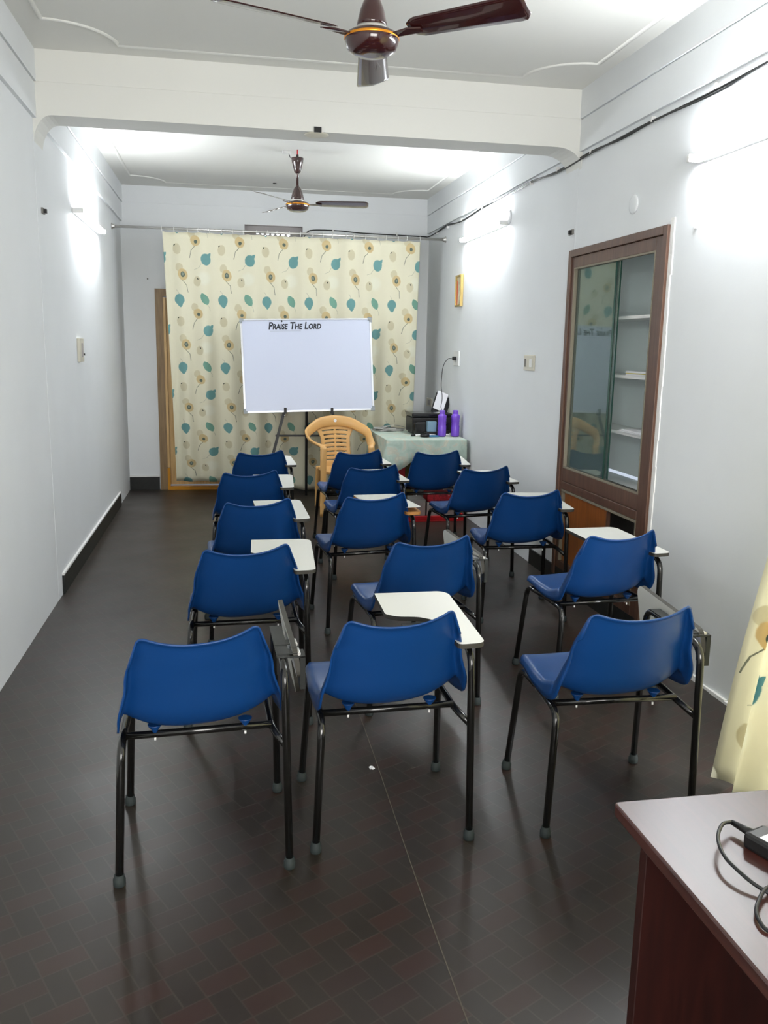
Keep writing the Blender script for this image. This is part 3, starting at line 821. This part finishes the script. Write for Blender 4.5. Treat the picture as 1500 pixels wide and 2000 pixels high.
# slotted back panel
bm = bmesh.new(); NXb, NZb = 32, 76; V = {}
def bpos(i, j):
    u = -1+2*i/NXb; z = .40+.455*j/NZb; f = j/NZb
    hw = .172-.022*math.sin(min(1, f*1.15)*PI*.8)+.05*max(0, f-.70)*3.3
    return (u*hw, .155+.075*f+.012*(1-u*u)+.0, z-.02*(u*u)*f)
for i in range(NXb+1):
    for j in range(NZb+1): V[i, j] = bm.verts.new(bpos(i, j))
for i in range(NXb):
    for j in range(NZb):
        uu = (i+.5)/NXb*2-1; row = (j-10)//7; ph = (j-10) % 7
        slot = 8 <= j and row < 8 and ph in (3, 4) and .07 < abs(uu) < .72 and j < 68
        if slot: continue
        f = bm.faces.new((V[i, j], V[i+1, j], V[i+1, j+1], V[i, j+1])); f.smooth = True
for v_ in [v_ for v_ in bm.verts if not v_.link_faces]: bm.verts.remove(v_)
o = obj('backrest', bm, M['tan'], t); sd = o.modifiers.new('th', 'SOLIDIFY'); sd.thickness = .012; sd.offset = 0
bm = bmesh.new(); prism(bm, round_poly([(-.23, -.22), (.23, -.22), (.19, .19), (-.19, .19)], [.06, .06, .05, .05]), .395, .425)
obj('seat', bm, M['tan'], t, bevel=.008)
for s in (-1, 1):
    bm = bmesh.new(); pth = smoothpath([(s*.238, -.222, .66), (s*.243, -.232, .55), (s*.243, -.235, .40), (s*.252, -.25, .15), (s*.258, -.262, 0)], 4)
    sweep(bm, pth, [(.033-.008*(k/len(pth)), .017) for k in range(len(pth))], 12, up=(1, 0, 0)); obj('leg', bm, M['tan'], t)
    bm = bmesh.new(); pth = smoothpath([(s*.175, .17, .42), (s*.175, .20, .30), (s*.17, .24, .12), (s*.17, .255, 0)], 4)
    sweep(bm, pth, [(.034-.008*(k/len(pth)), .017) for k in range(len(pth))], 12, up=(1, 0, 0)); obj('leg', bm, M['tan'], t)
lath('round_sticker', [(.016, .2105), (.016, .2095)], M['white_pl'], t, cx=0, cy=.872, seg=18, axis='Y')

# ------------------------------------------------------------------ corner table, cloth and what stands on it
TX0, TX1, TY0, TY1, TZ = 1.47, 2.235, 7.76, 8.88, .755
t = thing('corner_table', 'small wooden table under a pale green cloth in the far right corner', 'table', ((TX0+TX1)/2, (TY0+TY1)/2, 0))
hx, hy = (TX1-TX0)/2, (TY1-TY0)/2
box('tabletop', -hx+.012, hx-.012, -hy+.012, hy-.012, TZ-.03, TZ-.004, M['cab_wood'], t)
for sx in (-1, 1):
    for sy in (-1, 1): box('leg', *sorted((sx*(hx-.02), sx*(hx-.06))), *sorted((sy*(hy-.02), sy*(hy-.06))), 0, TZ-.03, M['cab_wood'], t)
# cloth: top sheet with draped skirt
bm = bmesh.new(); NS = 160; loops = []
def rim(k):      # point on rounded rectangle perimeter and outward normal
    per = round_poly([(-hx, -hy), (hx, -hy), (hx, hy), (-hx, hy)], [.03]*4, 6)
    return per
per = rim(0); L = [0]
for i in range(len(per)): L.append(L[-1]+math.dist(per[i], per[(i+1) % len(per)]))
def at(s):
    s = s % L[-1]
    for i in range(len(per)):
        if L[i+1] >= s:
            f = (s-L[i])/max(1e-9, L[i+1]-L[i]); a, b_ = per[i], per[(i+1) % len(per)]
            return Vector((a[0]+(b_[0]-a[0])*f, a[1]+(b_[1]-a[1])*f))
    return Vector(per[0])
rows = []
for q in (0, .02, .15, .4, .7, 1.0):
    row = []
    for k in range(NS):
        s = L[-1]*k/NS; p = at(s); tg = (at(s+.02)-at(s-.02)); nn = Vector((tg.y, -tg.x)).normalized()
        corner = max(0, 1-min(math.dist(p, c) for c in ((-hx, -hy), (hx, -hy), (hx, hy), (-hx, hy)))/.22)
        drop = .19+.015*math.sin(s*7)+.15*corner*(1.0 if p.x < 0 else .2)
        wav = .018*math.sin(s*34+1)*q+.012*math.sin(s*19)*q
        room = (.45 if p.x < -hx+.02 and p.y > -hy+.12 else 1.0) if p.x < hx-.08 else .12
        o_ = .004+(.02+.03*corner+wav)*q*room
        z = TZ+.001-(0 if q == 0 else (.004 if q == .02 else q*drop))
        row.append(bm.verts.new((p.x+nn.x*o_, p.y+nn.y*o_, z)))
    rows.append(row)
for a, b_ in zip(rows, rows[1:]):
    for k in range(NS):
        f = bm.faces.new((a[k], a[(k+1) % NS], b_[(k+1) % NS], b_[k])); f.smooth = True
bm.faces.new(rows[0])
o = obj('tablecloth', bm, M['cloth']); o.location = ((TX0+TX1)/2, (TY0+TY1)/2, 0); o.modifiers.new('th', 'SOLIDIFY').thickness = .002
tag(o, 'pale green marbled cloth draped over the corner table', 'tablecloth')
TZ += .004
# printer
t = thing('printer', 'black flatbed printer on the green-clothed corner table', 'printer', (2.01, 8.42, TZ))
PR = t
box('body', -.20, .20, -.16, .16, .012, .165, M['dark'], t, bevel=.012)
box('scanner_lid', -.205, .205, -.165, .165, .168, .208, M['black_gloss'], t, bevel=.010)
box('front_foot', -.19, -.06, -.215, -.16, .0, .13, M['black_gloss'], t, bevel=.02)
box('output_slot', -.05, .18, -.163, -.158, .04, .12, M['black_gloss'], t)
box('base', -.18, .18, -.14, .14, 0, .013, M['dark'], t)
o = box('rear_tray', -.01, .16, -.004, .004, 0, .22, M['dark'], t); o.location = (.06, .13, .20); o.rotation_euler = (math.radians(-22), math.radians(22), 0)
t = thing('paper_sheet', 'white sheet of paper standing in the printer rear tray', 'paper', (2.10, 8.56, TZ+.235))
o = box('sheet', -.015, .10, -.0006, .0006, 0, .20, M['paper'], t); o.rotation_euler = (math.radians(-20), math.radians(22), 0)
tube('power_cord', smoothpath([(a-2.01, b-8.42, c-TZ) for a, b, c in [(XR-.05, 8.36, 1.50), (XR-.10, 8.34, 1.495), (XR-.15, 8.32, 1.42), (XR-.165, 8.32, 1.25), (XR-.15, 8.32, 1.12), (XR-.155, 8.34, 1.03), (XR-.12, 8.45, .975), (XR-.10, 8.60, .90)]], 6), .0035, M['cable'], PR, 8)
# bottles
def make_bottle(x, y, label, group):
    t = thing('water_bottle', label, 'bottle', (x, y, TZ), 0, group)
    lath('body', [(.034, 0), (.040, .006), (.0415, .02), (.0415, .10), (.038, .112), (.0415, .124), (.038, .136), (.0415, .148), (.0405, .165), (.042, .175), (.042, .198), (.037, .208), (.026, .214), (.024, .222)], M['purple'], t, seg=32)
    lath('cap', [(.0245, .216), (.0255, .220), (.0255, .250), (.023, .253), (.004, .253)], M['purple'], t, seg=24)
    return t
make_bottle(2.062, 8.07, 'purple water bottle on the corner table, the one nearer the printer front', 'purple bottles')
make_bottle(2.195, 8.07, 'purple water bottle on the corner table, the one nearer the right wall', 'purple bottles')
# newspaper
t = thing('newspaper', 'folded newspapers lying at the back left of the corner table', 'newspaper', (1.62, 8.66, TZ), .25)
for i, (dx, dy, w, l, a) in enumerate(((-.1, -.09, .26, .22, 0), (-.06, -.1, .24, .20, .3), (-.12, -.06, .22, .16, -.35))):
    o = box('folded_sheet', dx, dx+w, dy, dy+l, .001+i*.009, .008+i*.009, M['paper_grey'], t); o.rotation_euler = (0, 0, a)
bm = bmesh.new(); va = []
for i in range(10):
    u = i/9; va.append([bm.verts.new((-.05+.26*u, -.05+.10*v_, .030+.028*math.sin(u*PI)*(1-.3*v_))) for v_ in (0, 1)])
for a, b_ in zip(va, va[1:]): f = bm.faces.new((a[0], a[1], b_[1], b_[0])); f.smooth = True
o = obj('curled_page', bm, M['paper_grey'], t); o.modifiers.new('th', 'SOLIDIFY').thickness = .0012
def marker(x, y, rz, label, m1, m2):
    t = thing('marker_pen', label, 'pen', (x, y, TZ+.009), rz, 'marker pens on the corner table')
    lath('barrel', [(.008, 0), (.0085, .004), (.0085, .075), (.006, .08)], m1, t, axis='X', seg=14)
    lath('cap', [(.0092, -.04), (.0092, .002)], m2, t, axis='X', seg=14)
marker(1.80, 8.09, .35, 'black capped white marker at the front left of the printer', M['white_pl'], M['dark'])
marker(1.985, 8.14, .1, 'white marker showing between the printer and the nearer bottle', M['white_pl'], M['white_pl'])
marker(2.12, 8.14, 2.9, 'white marker lying between the two purple bottles', M['white_pl'], M['white_pl'])
t = thing('plastic_box', 'pale blue see-through box before the printer slot', 'box', (1.985, 8.185, TZ))
box('box_body', -.045, .045, -.03, .03, .035, .135, M['clearbox'], t, bevel=.004); box('tray', -.07, .13, -.05, .05, 0, .034, M['bracket'], t, bevel=.004)
t = thing('notebook', 'small blue notebook flat on the corner table edge', 'notebook', (1.93, 8.06, TZ), .1)
box('cover', -.05, .09, -.05, .03, 0, .010, M['bluebox'], t)
t = thing('tape_roll', 'black tape roll standing at the printer front corner', 'tape', (1.885, 8.03, TZ))
bm = bmesh.new(); lathe(bm, [(.018, 0), (.045, 0), (.045, .026), (.018, .026), (.018, 0)][:4], 0, 0, 24); obj('roll', bm, M['dark'], t)
# under the table
t = thing('plastic_tray', 'low red plastic tray on the floor under the corner table', 'tray', (1.93, 7.96, 0))
bm = bmesh.new(); bx(bm, -.27, .28, -.30, .30, 0, .012); bx(bm, -.27, .28, -.30, -.285, .012, .055); bx(bm, -.27, .28, .285, .30, .012, .055); bx(bm, -.27, -.255, -.285, .285, .012, .055); bx(bm, .265, .28, -.285, .285, .012, .055)
obj('tray_body', bm, M['red'], t, bevel=.004)
t = thing('carton', 'grey carton in the red tray, the left one', 'box', (1.80, 8.0, .012), 0, 'grey cartons'); box('carton_body', -.085, .075, -.12, .12, 0, .16, M['carton'], t, bevel=.003)
t = thing('carton', 'grey carton in the red tray, the right one under the printed packet', 'box', (1.985, 8.0, .012), 0, 'grey cartons'); box('carton_body', -.095, .18, -.12, .12, 0, .13, M['carton'], t, bevel=.003)
t = thing('printed_packet', 'red and white printed packet lying on the grey cartons', 'packet', (2.03, 8.0, .142)); 
bm = bmesh.new(); prism(bm, round_poly([(-.14, -.12), (.16, -.10), (.15, .12), (-.13, .11)], [.03]*4), 0, .09); obj('packet_body', bm, M['redprint'], t, bevel=.02)
t = thing('cardboard_case', 'tall red case with an olive side under the left of the corner table', 'box', (1.72, 8.24, .012), .1)
box('red_side', -.10, .0, -.08, .08, 0, .60, M['red'], t, bevel=.004); box('olive_side', .002, .09, -.07, .08, 0, .58, M['olive'], t)

# ------------------------------------------------------------------ tablet-arm chairs
def shell_mesh():
    prof = [(.205, .462), (.203, .478), (.188, .488), (.15, .490), (.08, .482), (0, .472), (-.08, .466), (-.14, .467), (-.180, .478), (-.206, .502), (-.226, .540), (-.246, .60), (-.268, .665), (-.288, .715), (-.304, .758), (-.312, .781)]
    P = smoothpath([(0, a, b) for a, b in prof], 8)
    Ls = [0]
    for a, b in zip(P, P[1:]): Ls.append(Ls[-1]+(b-a).length)
    tot = Ls[-1]
    def ev(s):
        q = s*tot
        if q >= tot:
            T = (P[-1]-P[-3]).normalized(); return P[-1]+T*(q-tot), T
        i = max(0, min(len(P)-2, next((k for k in range(len(P)-1) if Ls[k+1] >= q), len(P)-2)))
        f = (q-Ls[i])/(Ls[i+1]-Ls[i]); p = P[i].lerp(P[i+1], f)
        T = (P[min(i+2, len(P)-1)]-P[max(i-1, 0)]).normalized(); return p, T
    def interp(tab, s):
        for (a, va), (b, vb) in zip(tab, tab[1:]):
            if s <= b:
                f = max(0, (s-a)/(b-a)); f = f*f*(3-2*f); return va+(vb-va)*f
        return tab[-1][1]
    Wt = [(0, .205), (.1, .222), (.3, .236), (.5, .240), (.62, .236), (.8, .210), (1.0, .181), (1.1, .176)]
    Dt = [(0, .004), (.12, .014), (.35, .030), (.52, .062), (.66, .058), (.85, .045), (1.0, .035), (1.1, .034)]
    Ft = [(0, .020), (.15, .026), (.35, .036), (.52, .060), (.66, .052), (.85, .026), (1.0, .012), (1.1, .010)]
    bm = bmesh.new(); NS_, NT = 64, 48; G = []
    for i in range(NS_+1):
        row = []
        for j in range(NT+1):
            t_ = -1+2*j/NT; a = abs(t_)
            smax = 1+(.026*(a/.76)**2 if a < .76 else .026-.120*((a-.76)/.24)**2.4)
            smin = .0+.03*a**5
            s = smin+(smax-smin)*(i/NS_)
            p, T = ev(s); w = interp(Wt, s); dd = interp(Dt, s); fl = interp(Ft, s)
            n = Vector((0, T.z, -T.y))
            if a < .86: off = dd*(a/.86)**2.6; xx = .94*a/.86
            else:
                q = (a-.86)/.14; off = dd-fl*q**1.3; xx = .94+.06*math.sin(q*PI/2)+.02*q*(fl/.06)
            # lip along the very top and front
            e = (smax-s)*tot
            if e < .018: off -= .014*(1-e/.018)**1.5
            pos = p+n*off
            row.append(bm.verts.new((math.copysign(1, t_)*w*xx, pos.y, pos.z)))
        G.append(row)
    for i in range(NS_):
        for j in range(NT):
            f = bm.faces.new((G[i][j], G[i][j+1], G[i+1][j+1], G[i+1][j])); f.smooth = True
    # slight twist of the shell on its frame, as every chair in the room shows
    Mx = Matrix.Translation((-.020, .0, .0)) @ Matrix.Rotation(math.radians(5.0), 4, 'Z') @ Matrix.Translation((0, 0, .47)) @ Matrix.Rotation(math.radians(-2.2), 4, 'Y') @ Matrix.Translation((0, 0, -.47))
    bmesh.ops.transform(bm, matrix=Mx, verts=bm.verts)
    return bm
GROUP = 'blue tablet-arm student chairs'
TAB = round_poly([(.015, .08), (.02, .335), (.275, .335), (.300, .30), (.278, -.250), (.188, -.258), (.182, -.02), (.13, .035), (.05, .045)],
                 [.012, .006, .02, .02, .03, .02, .05, .04, .025], 4)
def make_chair():
    t = thing('student_chair', '', 'chair', (0, 0, 0), 0, GROUP)
    o = obj('seat_shell', shell_mesh(), M['blue'], t)
    sd = o.modifiers.new('th', 'SOLIDIFY'); sd.thickness = .006; sd.offset = 0
    r = .0125
    def leg(pts, rad):
        l = tube('leg', fillet(pts, rad, 7), r, M['black_tube'], t, 12)
        fx, fy = pts[0][0], pts[0][1]
        lath('rubber_foot', [(.017, 0), (.0185, .003), (.0185, .022), (.0155, .026), (.0155, .034), (.013, .036)], M['rubber'], l, cx=fx, cy=fy, seg=16)
    zr = .437
    leg([(-.258, -.235, .012), (-.238, -.222, zr), (-.236, .0, zr)], .055)
    leg([(-.262, .238, .012), (-.238, .185, zr-.005), (-.236, .0, zr)], .055)
    za = .652
    leg([(.252, -.236, .012), (.240, -.228, za), (.240, .0, za)], .065)
    leg([(.255, .240, .012), (.240, .190, za), (.240, .0, za)], .065)
    tube('seat_rail', fillet([(.243, -.226, .405), (.205, -.165, zr), (.205, .12, zr), (.243, .20, .405)], .04), r*.92, M['black_tube'], t, 10)
    for y in (-.150, .125):
        tube('crossbar', [(-.234, y, zr), (.205, y, zr+.006)], r*.92, M['black_tube'], t, 10)
    for x in (-.145, .125):
        for y in (-.150, .125):
            bm = bmesh.new(); lathe(bm, [(.009, zr+.006), (.010, .452), (.020, .466), (.022, .470)], x, y, 12); obj('mounting_boss', bm, M['blue'], t)
            lath('screw', [(.0035, zr-.019), (.0035, zr-.010)], M['white_pl'], t, cx=x, cy=y, seg=8)
    return t
def add_tablet(t, mode, warped=False):
    # hinge bracket on the arm rail
    br = box('hinge_bracket', .222, .262, -.17, .13, .664, .668, M['bracket'], t)
    if mode == 'open':
        bm = bmesh.new(); prism(bm, TAB, .672, .688, 1, 0, 1)
        mats = [M['laminate'], M['lam_edge']]
        if warped: mats = [M['ply'], M['ply']]
        o = obj('writing_tablet', bm, mats, t)
        if warped:
            bm = bmesh.new(); va = [bm.verts.new((x, y, .690+.028*max(0, 1-(y+.29)/.5)**1.4)) for x, y in TAB]
            # triangulated thin sheet lifting off the board
            bm.faces.new(va); r_ = bmesh.ops.extrude_face_region(bm, geom=bm.faces[:])
            for v_ in [e for e in r_['geom'] if isinstance(e, bmesh.types.BMVert)]: v_.co.z += .002
            bmesh.ops.triangulate(bm, faces=[f for f in bm.faces if len(f.verts) > 4])
            obj('peeling_laminate', bm, M['laminate'], o)
        box('support_plate', .06, .24, -.02, .02, .668, .672, M['bracket'], t)
    else:
        poly = [(-(x-.27), .335-(.335-y)*.87) for x, y in TAB]       # drop below the hinge line
        bm = bmesh.new(); prism(bm, poly, 0, .016, 1, 0, 0)
        o = obj('writing_tablet', bm, [M['laminate'], M['lam_edge']], t)
        # local x (distance from hinge) -> down, local z -> sideways (+x)
        o.matrix_local = Matrix.Translation((.272, .02, .672)) @ Matrix.Rotation(math.radians(90-9), 4, 'Y')
        for y in (-.13, -.045):
            b2 = box('hinge_plate', .225, .292, y-.022, y+.022, .668, .6705, M['bracket'], t)
            tube('hinge_pin', [(.292, y-.024, .668), (.292, y+.024, .668)], .005, M['chrome'], b2, 8)
        bm = bmesh.new(); bx(bm, .294, .310, -.16, -.10, .555, .662); bx(bm, .262, .310, -.16, -.10, .658, .664)
        obj('stop_channel', bm, M['bracket'], t)
base = make_chair()
proto = {}
for k, (m_, w_) in {'open': ('open', False), 'fold': ('fold', False), 'warp': ('open', True)}.items():
    c = base if k == 'open' else None
    proto[k] = c
# three prototypes: build two more as copies before tablets are added
proto['fold'] = copy_tree(base); proto['warp'] = copy_tree(base)
add_tablet(proto['open'], 'open'); add_tablet(proto['fold'], 'fold'); add_tablet(proto['warp'], 'open', True)
used = set()
CH = [  # x, y, yaw, kind, label
    (-.085, 2.655, 1.5, 'fold', 'blue shell chair nearest the viewer at left, writing tablet folded down'),
    (.520, 2.730, 0, 'open', 'blue shell chair in the middle of the nearest row, white tablet open'),
    (1.300, 2.690, -3, 'fold', 'blue shell chair at the right of the nearest row beside the desk, tablet folded down'),
    (.085, 3.690, -1, 'open', 'blue shell chair second from the front in the left column, open L-shaped tablet'),
    (.840, 3.760, 5, 'fold', 'blue shell chair second from the front in the middle column, tablet folded down'),
    (1.730, 3.790, 3, 'open', 'blue shell chair second from the front at right, before the wall cabinet'),
    (.150, 4.745, 3, 'open', 'blue shell chair third from the front in the left column, tablet cut square across'),
    (.785, 4.870, 5, 'warp', 'blue shell chair in the middle column with its tablet laminate peeling off brown board'),
    (1.745, 4.910, -4, 'open', 'blue shell chair third from the front at right, level with the cabinet'),
    (.160, 5.800, -1, 'open', 'blue shell chair fourth from the front in the left column'),
    (.965, 6.010, 5, 'open', 'blue shell chair fourth from the front in the middle column'),
    (1.730, 5.900, 5, 'open', 'blue shell chair fourth from the front at right, before the bare right wall'),
    (.250, 6.860, 3, 'open', 'blue shell chair farthest from the viewer in the left column, before the easel'),
    (1.005, 6.870, 4, 'open', 'blue shell chair farthest from the viewer in the middle, before the tan armchair'),
    (1.670, 6.830, -5, 'open', 'blue shell chair farthest from the viewer at right, before the corner table'),
]
for (x, y, a, kind, lab) in CH:
    c = proto[kind] if kind not in used else copy_tree(proto[kind])
    used.add(kind)
    c.location = (x, y, 0); c.rotation_euler = (0, 0, math.radians(a)); c['label'] = lab

# ------------------------------------------------------------------ desk, adapter, scraps
t = thing('desk', 'dark mahogany desk cut off at the lower right corner', 'desk', (.712, 1.388, 0))
DW, DL, DH = .98, 1.55, .76
bm = bmesh.new(); prism(bm, round_poly([(0, 0), (0, -DL), (DW, -DL), (DW, 0)], [.012]*4), DH-.026, DH)
obj('desktop', bm, M['desk'], t, bevel=.004)
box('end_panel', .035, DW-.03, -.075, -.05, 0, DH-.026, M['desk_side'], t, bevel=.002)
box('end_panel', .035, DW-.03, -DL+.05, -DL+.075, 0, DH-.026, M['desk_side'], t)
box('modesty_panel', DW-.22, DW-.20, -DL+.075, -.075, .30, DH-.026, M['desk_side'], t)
DZt = DH
t = thing('power_adapter', 'black laptop power adapter with a silver label on the desk', 'adapter', (.955, 1.185, DZt), math.radians(-37))
bm = bmesh.new(); bx(bm, -.062, .08, -.028, .028, .0, .03); obj('brick', bm, M['dark'], t, bevel=.007)
box('rating_label', -.035, .07, -.020, .020, .0302, .0306, M['label'], t)
bm = bmesh.new(); sweep(bm, [(-.062, 0, .017), (-.075, 0, .017), (-.105, .0, .017)], [(.0085, .0085), (.007, .007), (.0045, .0045)], 12); obj('strain_relief', bm, M['dark'], t)
t['label'] = 'black laptop power adapter with a silver label on the desk'
t.location = (.914, 1.163, DZt); t.rotation_euler = (0, 0, math.radians(-70))
t = thing('adapter_cord', 'looping black cord of the power adapter on the desk', 'cord', (0, 0, 0))
tube('cord', smoothpath([(.878, 1.262, DZt+.017), (.852, 1.248, DZt+.024), (.826, 1.220, DZt+.026), (.809, 1.191, DZt+.025), (.800, 1.156, DZt+.022), (.804, 1.122, DZt+.018), (.815, 1.095, DZt+.012), (.836, 1.068, DZt+.006), (.87, 1.04, DZt+.004), (.93, 1.0, DZt+.004), (.96, .95, DZt+.004)], 8), .0032, M['cable'], t, 10)
tube('cord', smoothpath([(.90, 1.11, DZt+.004), (.86, 1.100, DZt+.004), (.828, 1.086, DZt+.010), (.802, 1.064, DZt+.010), (.782, 1.042, DZt+.008), (.773, 1.018, DZt+.006), (.776, 1.000, DZt+.004), (.80, .97, DZt+.004), (.86, .94, DZt+.004)], 8), .0032, M['cable'], t, 10)
for (x, y, s, lab) in ((.531, 3.009, 1, 'crumpled white paper scrap on the floor beneath the middle front chair'), (.56, 4.25, .5, 'tiny pale crumb on the floor between the left and middle columns of chairs')):
    bm = bmesh.new(); bmesh.ops.create_icosphere(bm, subdivisions=2, radius=.011*s)
    for v_ in bm.verts: v_.co *= random.uniform(.6, 1.25); v_.co.z = v_.co.z*.6
    zmin = min(v_.co.z for v_ in bm.verts)
    for v_ in bm.verts: v_.co.z -= zmin
    o = obj('paper_scrap', bm, M['paper']); o.location = (x, y, 0); tag(o, lab, 'litter')

# ------------------------------------------------------------------ daylight and camera
def area(name, loc, rot, sx, sy, e, col):
    l = bpy.data.lights.new(name, 'AREA'); l.shape = 'RECTANGLE'; l.size = sx; l.size_y = sy; l.energy = e; l.color = col
    o = bpy.data.objects.new(name, l); C.objects.link(o); o.location = loc; o.rotation_euler = rot; return o
area('added_rear_fill', ((XL+XR)/2-.15, Y0-.2, 1.5), (PI/2, 0, 0), 2.1, 1.5, 125, (1, .97, .92))  # added fill light in the unseen rear opening, brightens chair backs and beam
area('doorway_daylight', (XR+WT+.12, (DY0+DY1)/2, 1.1), (0, PI/2, 0), 2.0, 1.2, 85, (.96, .98, 1))
w = bpy.data.worlds.new('sky'); bpy.context.scene.world = w; w.use_nodes = True
w.node_tree.nodes['Background'].inputs[0].default_value = (.75, .85, 1, 1); w.node_tree.nodes['Background'].inputs[1].default_value = .6

cam = bpy.data.cameras.new('camera'); co = bpy.data.objects.new('camera', cam); C.objects.link(co)
yaw, pitch, roll, F = .184497, .190155, .017928, 1672.7
sy, cy = math.sin(yaw), math.cos(yaw)
f = Vector((sy*math.cos(pitch), cy*math.cos(pitch), -math.sin(pitch))); r = Vector((cy, -sy, 0)); u = r.cross(f)
r2 = math.cos(roll)*r+math.sin(roll)*u; u2 = -math.sin(roll)*r+math.cos(roll)*u
Mt = Matrix((r2, u2, -f)).transposed().to_4x4(); Mt.translation = (0, 0, 1.6)
co.matrix_world = Mt
cam.sensor_fit = 'HORIZONTAL'; cam.sensor_width = 36; cam.lens = F*36/1500; cam.clip_start = .05
bpy.context.scene.camera = co
sc = bpy.context.scene
sc.view_settings.view_transform = 'Standard'; sc.view_settings.look = 'None'; sc.view_settings.gamma = 1; sc.view_settings.exposure = 0.41
